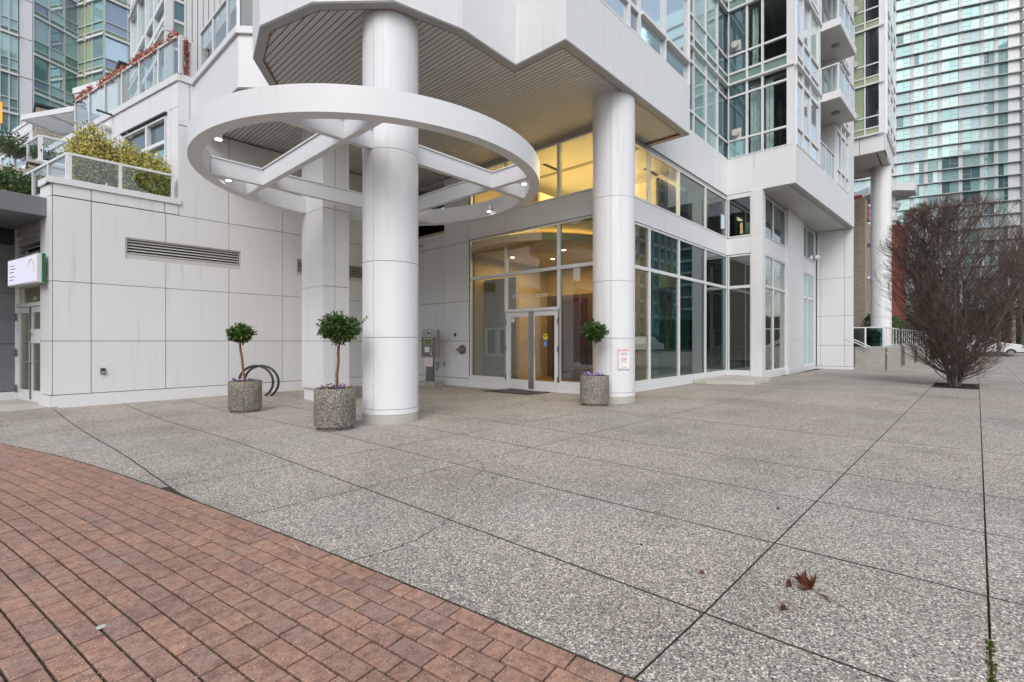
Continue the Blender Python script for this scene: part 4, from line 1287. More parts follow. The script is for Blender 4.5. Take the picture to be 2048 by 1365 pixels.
MB().fb(FI, -.17, .15, .076, .085, z1 - .50, z1 - .27).build('screen_frame', 'rim_cream', ip)
MB().fb(FI, -.145, .125, .085, .090, z1 - .48, z1 - .30).build('screen', 'lcd_green', ip)
MB().fb(FI, -.15, .03, .076, .082, z1 - .72, z1 - .55).build('label_card', 'ceramic_white', ip)
for r_ in range(3): MB().fb(FI, .07, .13, .076, .084, z1 - .60 - r_ * .06, z1 - .56 - r_ * .06).build('key', 'silver', ip)
MB().fb(FI, .07, .13, .076, .086, z1 - .79, z1 - .74).build('key', 'ceramic_white', ip)
nt_ = MB().fb(FI, -.16, .15, .052, .058, z0 - .29, z0 - .01).build('notice', 'ceramic_white', ip)
for k in range(6): MB().fb(FI, -.12, .11, .058, .0595, z0 - .06 - k * .035, z0 - .052 - k * .035).build('notice_line', 'ink_red', nt_)
# small fittings on the wall right of it
def on(fr, u, v): a, z = fr.sv(u, v); return a, z
a, z = on(FB, 912.5, 670.5)
tag(MB().fb(FB, a - .035, a + .035, .03, .06, z - .055, z + .055).build('card_reader', 'black_rubber', None, bevel=.006), 'small black card reader on the white wall left of the doors', 'card reader')
a, z = on(FB, 927, 700)
t = thing('siamese_connection', 'round bronze fire department connection plate on the white wall', 'fire inlet')
P = FB.p(a, .03, z); MB().tube([P, P + FB.N * .05], .15, 28).build('plate', 'bronze', t, smooth=True)
MB().fb(FB, a - .15, a + .12, .08, .10, z - .01, z + .01).build('rib', 'silver', t)
MB().tube([P + FB.N * .03 - FB.D * .1, P + FB.N * .13 - FB.D * .15], .04, 12).build('nozzle_cap', 'bronze', t, smooth=True)
a, z = on(FB, 877, 733)
t = thing('door_opener_button', 'small grey box with hanging wires low on the white wall beside the intercom', 'switch box')
MB().fb(FB, a - .07, a + .07, .03, .08, z - .02, z + .15).build('box', 'silver', t, bevel=.006)
MB().tube([FB.p(a + .02, .07, z - .02), FB.p(a + .03, .09, z - .10), FB.p(a - .03, .08, z - .13)], .014, 6).build('wire', 'dark_metal', t)
a, z = on(FB, 893, 730)
t = thing('hose_tap', 'small metal hose tap on the white wall low left of the doors', 'tap')
MB().tube([FB.p(a, .03, z + .03), FB.p(a, .10, z + .03), FB.p(a - .01, .12, z - .05)], .02, 8).build('spout', 'bronze', t)
MB().tube([FB.p(a, .07, z + .03), FB.p(a, .07, z + .10)], .012, 6).build('valve', 'bronze', t)
a, z = on(FB, 845, 494)
t = thing('wall_bracket', 'small metal pipe bracket high on the white wall behind the big column', 'bracket')
MB().tube([FB.p(a - .25, .12, z), FB.p(a + .05, .12, z), FB.p(a + .05, .0, z)], .02, 8).build('pipe', 'silver', t)
# door mat
m = MB(); q = [GP(962, 783), GP(1055, 791), GP(1100, 786.5), GP(1012, 780)]
m.hexa([(p.x, p.y, gz(p.y) + .003) for p in q] + [(p.x, p.y, gz(p.y) + .018) for p in q])
tag(m.build('door_mat', 'black_rubber'), 'dark rubber door mat lying in front of the glass doors', 'mat')
# NO PARKING sign on the column
cx, cy = 9.32, 5.55
an = math.atan2(-cy, -cx) + .47
sg = thing('parking_sign', 'white no parking sign with red heading fixed to the column', 'sign')
nrm = Vector((math.cos(an), math.sin(an), 0)); FSg = FR(cx + nrm.x * .472, cy + nrm.y * .472, -nrm.y, nrm.x)
if (FSg.N - nrm).length > 1: FSg = FR(cx + nrm.x * .472, cy + nrm.y * .472, nrm.y, -nrm.x)
sgz1, sgz0 = 1.33 - (697 - 683) * 10.3 / 962, 1.33 - (739 - 683) * 10.3 / 962
m = MB().fb(FSg, -.135, .135, -.004, .002, sgz0, sgz1)
m.build('board', 'ceramic_white', sg)
m = MB(); w = .003
for r_ in ((-.13, .13, sgz1 - .008, sgz1 - .005), (-.13, .13, sgz0 + .005, sgz0 + .008), (-.13, -.127, sgz0 + .005, sgz1 - .005), (.127, .13, sgz0 + .005, sgz1 - .005)): m.fb(FSg, r_[0], r_[1], .002, w, r_[2], r_[3])
m.build('border', 'ink_red', sg)
D_ = .0035
text('NO PARKING', .052, FSg, 0, sgz1 - .065, D_, 'ink_red', sg, sx=.78, ext=.0008)
text('VIOLATORS', .030, FSg, 0, sgz1 - .115, D_, 'ink_black', sg, sx=.95)
text('TOWED AWAY', .030, FSg, 0, sgz1 - .150, D_, 'ink_black', sg, sx=.95)
text('BY', .022, FSg, 0, sgz1 - .180, D_, 'ink_black', sg)
text('Drake', .060, FSg, 0, sgz1 - .245, D_, 'ink_red', sg, sx=.9)
MB().fb(FSg, -.07, .07, .002, .003, sgz1 - .262, sgz1 - .257).build('underline', 'ink_red', sg)
text('TOWING LTD.', .022, FSg, 0, sgz1 - .30, D_, 'ink_red', sg)
text('CALL', .018, FSg, 0, sgz0 + .065, D_, 'ink_black', sg)
text('251-3344', .036, FSg, 0, sgz0 + .022, D_, 'ink_black', sg)
# step, outside wall light, cctv
q = [(15.05, 6.10), (15.05, 5.72), (15.75, 4.52), (17.3, 4.45), (18.45, 4.88), (18.14, 4.94), (18.14, 6.10)]
tag(MB().prism(q, -.02, .10).build('concrete_step', 'concrete_pale', None, bevel=.01), 'low pale concrete step in the corner of the street side glazing', 'step')
a, z = FG.sv(1606, 519)
t = thing('wall_lamp', 'white wall mounted floodlight between the two rows of side windows', 'lamp')
P = FG.p(a, .09, z)
MB().tube([P, P + FG.N * .30], .03, 8).build('bracket', 'frame_white', t); MB().tube([P + FG.N * .2, P + FG.N * .55], .11, 16).build('housing', 'frame_white', t, smooth=True)
MB().tube([P + FG.N * .32, P + FG.N * .38], .115, 16).build('band', 'bronze', t)
p = GP(1671, 464, 6.59)
tag(MB().cyl(p.x, p.y, .07, 6.50, 6.61, 16, .09).build('security_camera', 'black_rubber'), 'small black dome camera under the plain soffit on the right', 'camera')

# ================================================================= shop doors, sign and canopy at the far left
shop = thing('shop_entrance', 'narrow white shop entrance with two glass doors behind the corner at far left', 'shopfront')
FD = frD(.88, 14.0, 2.52, -.05)          # a grows toward the street corner
J = 2.52 - .66
def dfb(m, a0, a1, d0, d1, z0, z1): return m.fb(FD, a0, a1, d0, d1, z0, z1)
m = MB()
dfb(m, -.02, .05, -.15, .03, -.07, 4.0); dfb(m, J - .03, J + .03, -.15, .02, -.07, 4.0); dfb(m, .05, J - .03, -.14, .02, 2.12, 2.20); dfb(m, .05, J - .03, -.14, .018, 2.58, 2.68)
m.build('door_frame', 'frame_white', shop)
MB().fb(FD, .05, J - .03, -.06, -.05, 2.20, 2.58).build('transom_pane', 'glass_door', shop)
text('1079', .11, FD, J * .58, 2.26, -.045, 'etched_white', shop, name='address_number')
hd = (J - .08) / 2
for k in range(2):
    a0 = .055 + k * (hd + .01); a1 = a0 + hd
    m = MB(); st = .12
    dfb(m, a0, a0 + st, -.06, -.01, -.05, 2.11); dfb(m, a1 - st, a1, -.06, -.01, -.05, 2.11); dfb(m, a0 + st, a1 - st, -.06, -.012, -.05, .2); dfb(m, a0 + st, a1 - st, -.06, -.012, 1.98, 2.11)
    d = m.build('door', 'frame_white', shop)
    MB().fb(FD, a0 + st, a1 - st, -.04, -.03, .2, 1.98).build('pane', 'glass_door', d)
    h0 = a1 - .06 if k == 0 else a0 + .06; h1 = h0 + (-.2 if k == 0 else .2)
    MB().tube([FD.p(h0, -.01, 1.32), FD.p(h0, .06, 1.32), FD.p(h1, .07, 1.32), FD.p(h1, .07, .86), FD.p(h0, .06, .86), FD.p(h0, -.01, .86)], .012, 8).build('handle', 'silver', d, smooth=True)
    if k == 0:
        MB().fb(FD, a1 - .05, a1 + .05, -.008, .0, .0, 2.1).build('astragal_plate', 'bronze', d)
        for z in (.2, 1.05, 1.9): MB().fb(FD, a0 - .03, a0 + .01, .0, .035, z - .09, z + .09).build('hinge', 'bronze', d)
    else:
        MB().fb(FD, a0 + .0, a0 + .62, -.008, -.002, 1.28, 1.60).build('notice', 'ceramic_white', d)
        for q in range(3): MB().fb(FD, a0 + .05, a0 + .17, -.002, -.001, 1.50 - q * .03, 1.512 - q * .03).build('notice_line', 'ink_black', d)
ld = MB().fb(FD, .05, J - .03, -.2, -.19, 2.68, 4.0).build('vent_backing', 'void', shop)
m = MB(); dfb(m, .05, J - .03, -.12, .0, 3.80, 4.0); m.build('head_panel', 'soffit_grey', shop)
for k in range(9):
    z = 2.75 + k * .115
    MB().hexa([FD.p(.06, -.02, z), FD.p(J - .04, -.02, z), FD.p(J - .04, -.09, z + .06), FD.p(.06, -.09, z + .06), FD.p(.06, -.02, z + .018), FD.p(J - .04, -.02, z + .018), FD.p(J - .04, -.09, z + .078), FD.p(.06, -.09, z + .078)]).build('vent_blade', 'soffit_grey', shop)
FD0 = FD.P.copy()
FQ = FR(FD0.x - .9786 * 3.2, FD0.y - .206 * 3.2, .9786, .206)      # dark panelled wall at right angles to the doors
pw = thing('grey_wall', 'dark grey panelled wall at the far left edge beside the shop doors', 'wall')
MB().fb(FQ, 0, 3.2, -.2, -.01, -.08, 4.0).build('wall', 'joint_dark', pw)
panels(FQ, [0, 1.2, 2.2, 3.18], [.14, 1.26, 2.45, 3.6], pw, mat='grey_panel')
MB().fb(FQ, 0, 3.2, -.02, .04, -.08, .13).build('plinth', 'white_plinth', pw)
m = MB().prism([(.84, 14.22), (-2.4, 13.54), (-3.2, 17.3), (.1, 18.0)], 3.985, 4.37)
can = m.build('entrance_canopy', 'grey_panel'); tag(can, 'flat grey metal canopy over the shop doors at the far left edge', 'canopy')
sgn = thing('lit_sign', 'glowing white box sign with a faint arc emblem above the shop doors', 'sign')
FSx = frD(.88, 14.0, 2.2, .08)
a1s = 2.2 - .10; a0s = .20
MB().fb(FSx, a0s, a1s, .0, .13, 2.56, 3.17).build('housing', 'frame_white', sgn)
MB().fb(FSx, a0s + .03, a1s - .03, .13, .136, 2.59, 3.14).build('lit_face', 'sign_glow', sgn)
MB().fb(FSx, a1s + .001, a1s + .012, -.0, .06, 2.56, 3.17).build('green_end', 'sign_green', sgn)
m = MB()
pts = [FSx.p(a1s - .33 + .17 * math.cos(t), .139, 2.86 + .20 * math.sin(t)) for t in [math.radians(q) for q in range(-20, 165, 9)]]
m.tube(pts, [.004 + .008 * math.sin(math.pi * i / 20) for i in range(len(pts))], 4)
m.build('emblem', 'ink_yellow', sgn)
plain('ink_pale', (0.45, 0.47, 0.75), .6)
for k, (w_, zz) in enumerate(((.36, 3.0), (.42, 2.93), (.30, 2.86), (.38, 2.76), (.30, 2.69))):
    MB().fb(FSx, a0s + .14, a0s + .14 + w_, .136, .138, zz, zz + .016).build('faded_line', 'ink_pale', sgn)

# ================================================================= glass railings on the terraces
def railing(label, segs, z0, z1, grp='glass terrace railings'):
    t = thing('glass_railing', label, 'railing', grp)
    for (p0, p1, posts) in segs:
        fr = FR(p0[0], p0[1], p1[0] - p0[0], p1[1] - p0[1]); L = math.hypot(p1[0] - p0[0], p1[1] - p0[1])
        MB().fb(fr, 0, L, -.035, .035, z1 - .05, z1).build('rail', 'frame_white', t)
        for a in posts:
            if a is None: continue
            MB().fb(fr, a - .03, a + .03, -.03, .03, z0, z1 - .05).build('post', 'frame_white', t)
        for a, b in zip(posts, posts[1:]):
            MB().fb(fr, a + .035, b - .035, -.006, .006, z0 + .06, z1 - .06).build('pane', 'glass_rail', t)
    return t
cA = (1.12, 13.98)
def along(p, t): return (p[0] + DX * t, p[1] + DY * t)
r1 = railing('low glass railing on the terrace edge in front of the golden shrubs', [(cA, (3.02, 13.98), [.03, Xa(240) + .88 - 1.12, 1.87]), (along(cA, 6.0), cA, [.1, 1.4, 2.7, 3.9, 4.9, 5.97])], 4.68, 5.37)
c2 = (3.10, 14.08)
fx = FR(3.13, 14, 1, 0)
ps = []
for u in (152, 180, 211, 245, 280, 318, 360):
    a, z = frD(3.10, 14.08, 8).sv(u, 300); ps.append(a)
fr8 = frD(3.10, 14.08, 8)
p_end = fr8.p(ps[0], 0, 0)
r2_ = railing('glass railing hung with a red garland on the upper left terrace', [((p_end.x, p_end.y), c2, [0.0] + [a - ps[0] for a in ps[1:]]), (c2, (3.42, 14.08), [.1, .3])], 7.87, 8.82)
r3_ = railing('glass railing on the terrace beside the white tower bay', [((3.53, 13.75), (3.58, 11.2), [.03, .95, 1.9, 2.5]), ((3.58, 11.2), (4.0, 10.75), [.0, .5])], 7.87, 8.95)
# garland
g = random.Random(9); m = MB()
for i in range(2600):
    a = g.random() ** .9
    P = Vector((p_end.x, p_end.y, 8.83)).lerp(Vector((c2[0], c2[1], 8.83)), a)
    if math.sin(a * 19) < -.75 and g.random() < .8: continue
    P += Vector((g.gauss(0, .035), g.gauss(0, .05), g.gauss(.02, .05)))
    m.leaf(P, Vector((g.uniform(-1, 1), g.uniform(-1, 1), g.uniform(-1, 1))), Vector((g.uniform(-1, 1), 1, 0)), g.uniform(.04, .10), .035)
for i in range(500):
    P = V3(3.30 + g.gauss(0, .02), 14.05 + g.gauss(0, .02), g.uniform(7.9, 8.8))
    m.leaf(P, Vector((g.uniform(-1, 1), g.uniform(-1, 1), g.uniform(-1, 1))), Vector((g.uniform(-1, 1), 1, 0)), g.uniform(.03, .08), .03)
tag(m.build('garland', 'garland_red'), 'red flower garland wound along the top of the upper terrace railing', 'garland')
# shrubs
def shrub(x, y, z, rx, ry, h, n, mat, label, cat='shrub', group=None, k=0, ls=.055, base=.25):
    r2 = random.Random(500 + k); t = thing('shrub', label, cat, group)
    m = MB(); mt = MB()
    for i in range(int(n / 14)):
        a = r2.random() * 6.28; rr = math.sqrt(r2.random())
        tip = V3(x + rx * rr * math.cos(a), y + ry * rr * math.sin(a), z + h * (base + (1 - base) * (1 - rr * rr * .45) * r2.uniform(.55, 1.08)))
        st = V3(x + rx * rr * .35 * math.cos(a), y + ry * rr * .35 * math.sin(a), z)
        mt.tube([st, st.lerp(tip, .6) + V3(r2.uniform(-.05, .05), r2.uniform(-.05, .05), 0), tip], [.006, .004, .002], 4)
        for q in range(14):
            f = base + (1 - base) * (q + r2.random()) / 14
            P = st.lerp(tip, f) + V3(r2.gauss(0, .05), r2.gauss(0, .05), r2.gauss(0, .04))
            m.leaf(P, Vector((r2.uniform(-1, 1), r2.uniform(-1, 1), r2.uniform(-.2, 1))), Vector((r2.uniform(-1, 1), 1, .3)), ls * r2.uniform(.7, 1.4), ls * .5)
    m.build('foliage', mat, t); mt.build('stems', 'bark', t)
shrub(1.55, 14.55, 4.6, .42, .32, 1.75, 5200, 'leaf_gold', 'golden leaved shrub at the left end of the terrace planting', group='golden shrubs on the terrace', k=1, ls=.075)
shrub(2.2, 14.6, 4.6, .42, .34, 1.55, 5200, 'leaf_gold', 'golden leaved shrub in the middle of the terrace planting', group='golden shrubs on the terrace', k=2, ls=.075)
shrub(2.72, 14.5, 4.6, .35, .3, 1.42, 4500, 'leaf_gold', 'golden leaved shrub at the right end of the terrace planting', group='golden shrubs on the terrace', k=3, ls=.075)
p = Vector(GP(18, 350, 5.2)); shrub(p.x + .05, p.y + .6, 4.55, .55, .5, 1.05, 1700, 'leaf_dark', 'dark green shrub on the lower left terrace behind the railing', k=4, ls=.09)
p = Vector(GP(25, 283, 7.4)); shrub(p.x, p.y + .3, 7.0, .5, .9, .7, 900, 'leaf_green', 'low green plants on the far left terrace above the brick pier', k=5, ls=.09)
p = Vector(GP(100, 300, 7.0)); shrub(p.x, p.y + .3, 6.5, .45, .5, .6, 900, 'leaf_green', 'trailing green plant in front of the buff brick chimney', k=6, ls=.08)
p = FR(3.53, 13.75, .05, -2.55).p(1.5, -.6, 0); shrub(p.x, p.y, 7.72, .25, .6, .95, 260, 'leaf_green', 'thin straggly plant behind the glass railing beside the tower bay', k=7, ls=.10)

# ================================================================= terraced blocks and chimneys further left
def brick_box(parent, x0, x1, y0, y1, z0, z1):
    MB().box(x0 + .01, x1 - .01, y0 + .01, y1 - .01, z0, z1).build('core', 'mortar_dark', parent)
    m = MB(); r2 = random.Random(int(x0 * 100))
    row = 0; z = z0
    while z + .085 < z1:
        off = .15 if row % 2 else 0
        a = x0 - off
        while a < x1:
            b0, b1 = max(a, x0), min(a + .285, x1)
            if b1 - b0 > .03: m.box(b0, b1, y0 - r2.uniform(0, .004), y0 + .05, z, z + .085)
            a += .30
        a = y0 - off
        while a < y1:
            b0, b1 = max(a, y0 + .05), min(a + .285, y1)
            if b1 - b0 > .03: m.box(x0 - r2.uniform(0, .004), x0 + .05, b0, b1, z, z + .085)
            a += .30
        z += .10; row += 1
    m.build('brickwork', 'loose_brick', parent, kind='stuff')
ch = thing('brick_chimney', 'buff brick chimney with black cap and metal flue behind the pergola', 'chimney', 'brick chimneys on the terraces')
brick_box(ch, 1.22, 3.05, 26.7, 28.2, 6.4, 10.65)
MB().box(1.16, 3.12, 26.62, 28.3, 10.65, 10.73).build('cap', 'dark_metal', ch)
MB().cyl(2.55, 27.2, .17, 10.73, 11.35, 18).build('flue', 'silver', ch, smooth=True)
MB().cyl(2.55, 27.2, .23, 11.18, 11.22, 18).build('flue_collar', 'dark_metal', ch); MB().cyl(2.55, 27.2, .23, 11.36, 11.44, 18, .18).build('flue_cap', 'dark_metal', ch)
ch2 = thing('brick_chimney', 'slim buff brick chimney with a black cap left of the window bay', 'chimney', 'brick chimneys on the terraces')
brick_box(ch2, 4.42, 5.7, 30.7, 31.9, 9.5, 15.2)
MB().box(4.3, 5.8, 30.6, 32.0, 15.2, 15.3).build('cap', 'dark_metal', ch2)
ch3 = thing('brick_pier', 'short buff brick pier with a pale cap behind the lower terrace railing', 'pier')
s_ = 13.5; q = dirw(57)
x0, y0 = q[0] * s_, q[1] * s_
brick_box(ch3, x0, x0 + 1.15, y0, y0 + .9, 4.5, CAM_H + (683 - 325) * s_ / FPX)
zt = CAM_H + (683 - 325) * s_ / FPX
MB().box(x0 - .04, x0 + 1.3, y0 - .06, y0 + 1, zt, zt + .07).build('cap', 'concrete_pale', ch3)
tb = thing('terraced_block', 'stepped white terraced block with parapets at the upper left', 'building')
q = dirw(80); s_ = 14.0; c3 = (q[0] * s_, q[1] * s_)
zb_ = CAM_H + 363 * s_ / FPX
f3 = frD(c3[0], c3[1], 6)
MB().fb(f3, 0, 5.98, -.3, .03, zb_ - .9, zb_ - .14).build('parapet_wall', 'white_panel', tb); MB().fb(f3, 0, 6.03, -.35, .07, zb_ - .14, zb_).build('parapet_cap', 'white_plinth', tb)
MB().box(c3[0] + .05, c3[0] + 1.6, c3[1] - .05, c3[1] + .2, zb_ - .9, zb_).build('parapet_wall', 'white_panel', tb)
MB().box(c3[0] - 2.6, c3[0] + 3, c3[1] + .2, c3[1] + 8, zb_ - .6, zb_ - .3).build('terrace_floor', 'concrete_pale', tb)
railing('glass railing at the far left above the short brick pier', [(along(c3, 5), c3, [.1, 1.5, 2.8, 4.0, 4.97]), (c3, (c3[0] + 1.0, c3[1] + .02), [.03, .95])], zb_, zb_ + .72)
# white wall at far left with a window strip, in front of the glass tower
q = dirw(66); s_ = 20.5; c4 = (q[0] * s_, q[1] * s_); f4 = frD(c4[0], c4[1], 9)
z4 = CAM_H + (683 - 236) * s_ / FPX; z4b = CAM_H + (683 - 262) * s_ / FPX
panels(f4, [0, 1.5, 3, 4.6, 6.2, 7.6, 9], [z4b, z4 - .14], tb)
MB().fb(f4, 0, 9.05, -.4, .06, z4 - .14, z4).build('parapet_cap', 'white_plinth', tb)
for a0, a1 in ((1.5, 3.4), (3.4, 5.5), (5.5, 7.4), (7.4, 8.6)): window(f4, a0, a1, z4b - .95, z4b - .05, tb, 'glass_mint', fw=.12, d0=-.1)
MB().fb(f4, 0, 9, -.3, -.12, 6.0, z4b).build('wall', 'white_panel', tb); MB().fb(f4, 8.6, 9.02, -.3, .02, 6.0, z4b).build('pier_panel', 'white_panel', tb)
# parapet between the two chimneys
f5 = FR(3.1, 35.0, 1.35, -3.35); z5 = CAM_H + (683 - 178) * 26.0 / FPX
panels(f5, [0, .9, 1.9, 3.6], [z5 - 2.6, z5 - .3], tb); MB().fb(f5, -.1, 3.7, -.4, .08, z5 - .3, z5).build('parapet_cap', 'white_plinth', tb)
MB().fb(f5, 0, 3.6, -.3, -.01, z5 - 6.5, z5 - .3).build('wall', 'white_panel', tb)
for a0, a1 in ((1.9, 2.7), (2.7, 3.5)): window(f5, a0, a1, z5 - 5.0, z5 - 2.75, tb, 'glass_mint', fw=.12, d0=.0)
MB().box(4.4, 9, 22.6, 40, 4, 12.5).build('core', 'white_panel', tb)
# pergola
pg = thing('pergola', 'white slatted pergola roof at the left end of the upper terrace', 'pergola')
PA, PBb, PC, PD = Vector((1.80, 20.5, 8.6)), Vector((.69, 22.6, 8.6)), Vector((1.66, 23.3, 8.6)), Vector((3.0, 21.0, 8.6))
def bar(a, b, w, h, name='beam'):
    d = (b - a).normalized(); n = Vector((-d.y, d.x, 0)) * w / 2
    return MB().hexa([a - n, b - n, b + n, a + n] + [p + V3(0, 0, h) for p in (a - n, b - n, b + n, a + n)]).build(name, 'frame_white', pg)
bar(PA, PBb, .07, .16); bar(PBb, PC, .07, .158); bar(PC, PD, .07, .156); bar(PA, PD, .07, .154)
bar(PA.lerp(PBb, .5), PD.lerp(PC, .5), .07, .15)
for k in range(1, 14):
    t = k / 14; a = PA.lerp(PD, t); b = PBb.lerp(PC, t)
    bar(a + V3(0, 0, .03), b + V3(0, 0, .03), .045, .06, 'slat')
# window bay above the upper terrace
wb = thing('window_bay', 'tall white framed window bay above the upper left terrace', 'building')
FV = FR(3.56, 22.6, 0, -1)
vs_ = [FV.sv(u, 100)[0] for u in (264, 279, 295, 311.5, 334)]
rows0 = ROW0
for f in range(5):
    zb = 7.93 if f == 0 else 10.60 + 2.68 * (f - 1)
    rows = ROW0 if f == 0 else rowsf(zb)
    for c in range(4):
        for r_ in range(3):
            g_ = 'spandrel_green' if (r_ == 0 and f) else rt.choice(['glass_mint', 'curtain_glass', 'glass_mid_teal', 'glass_sky'])
            window(FV, vs_[c], vs_[c + 1], rows[r_], rows[r_ + 1], wb, g_, fw=.16, d0=-.1, dep=.16)
    FV2 = FR(3.56, 17.3, 1, 0)
    e_ = [FV2.sv(u, 100)[0] for u in (345.5, 372)]
    MB().fb(FV2, 0, e_[0], -.3, .02, zb, rows[-1]).build('corner_panel', 'white_panel', wb)
    for r_ in range(3): window(FV2, e_[0], e_[1], rows[r_], rows[r_ + 1], wb, 'spandrel_green' if (r_ == 0 and f) else 'glass_deep', fw=.08, d0=-.1)
    if f: MB().fb(FV, vs_[0], 5.3, .03, .12, zb - .04, zb + .04).build('floor_trim', 'frame_white', wb)
panels(FV2, [e_[1]] + [FV2.sv(u, 100)[0] for u in (384, 395, 406, 417, 428, 440, 452, 466, 482)] + [7.5], [7.72, 20], wb, gap=.02)
MB().fb(FV2, e_[1], 7.5, -.2, -.01, 7.7, 20).build('wall', 'joint_dark', wb)
MB().box(4.55, 11, 11.6, 17.3, 10.5, 10.75).build('balcony_slab', 'soffit_grey', wb)
MB().box(3.75, 8, 17.5, 22.4, 7.9, 20).build('core', 'interior_grey', wb)

# ================================================================= glass tower at the upper left
lt = thing('glass_tower', 'pale green glass residential tower rising at the upper left corner', 'building')
S0 = random.Random(21)
def farwall(pts, z0, fh, nf, cols, pick, parent, slab=True, fw=.08, rows=(0, .14, .38, 1)):
    """pts: two plan points; cols: column fractions"""
    fr = FR(pts[0][0], pts[0][1], pts[1][0] - pts[0][0], pts[1][1] - pts[0][1]); L = math.hypot(pts[1][0] - pts[0][0], pts[1][1] - pts[0][1])
    for f in range(nf):
        zb = z0 + f * fh
        for c in range(len(cols) - 1):
            for r_ in range(len(rows) - 1):
                g_ = pick(f, c, r_)
                if g_ is None: continue
                window(fr, cols[c] * L, cols[c + 1] * L, zb + rows[r_] * fh, zb + rows[r_ + 1] * fh, parent, g_, fw=fw, d0=-.1, dep=.18, inset=.1, frame='tower_frame')
        if slab: MB().fb(fr, 0, L, .0, .16, zb - .07, zb + .07).build('floor_edge', 'frame_white', parent)
    return fr
def pk(base):
    def k(f, c, r_):
        if r_ == 0: return 'spandrel_green'
        return S0.choice(base)
    return k
z0 = 13.2; fh = 2.72
farwall(((.40, 47.5), (1.27, 47.6)), z0 + 1.0, fh, 7, [0, .5, 1], pk(['curtain_glass', 'glass_mid_teal', 'glass_pale_teal']), lt)
panels(FR(1.30, 47.6, .70, .1), [0, .7], [z0 + 1.0 + fh * k for k in range(8)], lt, gap=.05)
farwall(((2.0, 47.7), (4.5, 49.0)), z0 + .15, fh, 7, [0, .34, .67, 1], pk(['glass_violet', 'curtain_glass', 'glass_mid_teal', 'glass_green', 'glass_sky']), lt)
def pl_(f, c, r_): return 'panel_lime' if c < 2 else ('panel_lime' if r_ == 0 else 'glass_mid_teal')
fr_l = farwall(((4.5, 49.0), (5.7, 46.3)), z0 + .0, fh * .995, 7, [0, .30, .58, 1], pl_, lt)
farwall(((5.7, 46.3), (8.2, 46.6)), z0 - .1, fh, 7, [0, .55, 1], lambda f, c, r_: 'panel_lime' if r_ == 0 else S0.choice(['glass_violet', 'glass_sky', 'glass_violet']), lt)
for v in (8, 80, 152):
    airvent(fr_l, 174, v, lt, .2)
MB().prism([(.3, 47.9), (2.0, 48.1), (4.45, 49.4), (5.75, 46.7), (9, 47), (9, 60), (.3, 60)], 0, 34).build('core', 'interior_grey', lt)
a, z = FR(.40, 47.5, .87, .1).sv(6, 228)
MB().box(.40, .52, 47.35, 47.42, z - .7, z + .7).build('amber_room', 'amber_window', lt)

# ================================================================= green-panelled wing and townhouses on the right
gw = thing('green_wing', 'tower wing with lime green panels raised on the far round column', 'building')
FGn = FR(29.54, 6.2, 0, -1); LG = 6.2 - 2.55
gq = [FGn.sv(u, 200)[0] for u in (1697.5, 1730, 1759.5)]
zf = [11.5, 14.0, 16.75, 19.5, 22.25, 25.0, 27.75]
panels(FR(29.54, 4.4, 0, -1), [0, .85, 1.85], [10.62, 11.5], gw, gap=.02)
panels(FR(29.54, 2.55, 1, 0), [0, 2.1, 4.2], [10.62, 11.5], gw, gap=.02)
MB().prism([(29.57, 2.6), (33.76, 2.56), (33.7, 8), (29.57, 8)], 10.6, 10.68).build('soffit', 'soffit_grey', gw)
MB().fb(FR(29.6, 2.55, 1, 0), 0, 4.1, -.35, -.30, 10.585, 10.60).build('soffit_groove', 'joint_dark', gw)
for f in range(6):
    a, b = zf[f], zf[f + 1]; hh = b - a
    for r_, (q0, q1) in enumerate(((0, .14), (.14, .36), (.36, 1))):
        window(FGn, gq[0], gq[1], a + q0 * hh, a + q1 * hh, gw, 'panel_lime', fw=.06)
        window(FGn, gq[1], gq[2], a + q0 * hh, a + q1 * hh, gw, 'panel_lime' if r_ == 0 else 'glass_black', fw=.06)
    MB().fb(FGn, 0, LG, .1, .16, a - .04, a + .04).build('floor_trim', 'frame_white', gw)
    MB().fb(FGn, gq[2], LG, -.2, .05, a, b).build('corner_post', 'frame_white', gw)
    drape(FGn, gq[1] + .1, gq[2] - .1, .10, a + .5, b - .15, gw, 'curtain') if False else None
    Fg2 = FR(29.54, 2.55, 1, -.01)
    for c in range(3):
        for r_, (q0, q1) in enumerate(((0, .14), (.14, .36), (.36, 1))):
            window(Fg2, .2 + c * 1.3, 1.5 + c * 1.3, a + q0 * hh, a + q1 * hh, gw, 'glass_pale_teal' if r_ else 'panel_lime', fw=.2)
    a_v, z_v = FGn.sv(1711, 200)
    P = FGn.p(a_v, .1, a + .42 * hh); MB().tube([P, P + FGn.N * .16], .15, 14).build('air_vent', 'soffit_grey', gw)
MB().box(29.7, 33.6, 2.8, 9, 11.4, 29).build('core', 'interior_grey', gw)
th = thing('brick_townhouse', 'buff brick townhouse with white windows behind the far round column', 'building')
MB().box(35.6, 60, 4.5, 14, 0, 9.4).build('wall', 'buff_brick', th)
FT = FR(35.5, 4.4, 1, 0)
for a0, a1 in ((0, .9), (4.2, 6.0), (9.5, 11), (14, 16)): MB().fb(FT, a0, a1, -.15, .12 if a0 else .4, 0, 9.2 if a0 else 9.9).build('brick_pier', 'buff_brick', th)
for k, a0 in enumerate((1.2, 2.7, 6.4, 8.0, 11.4)):
    for z in (.9, 3.4, 6.0):
        window(FT, a0, a0 + 1.3, z, z + 1.9, th, S0.choice(['glass_deep', 'glass_mid_teal', 'curtain_glass']), fw=.16, d0=-.08, dep=.12)
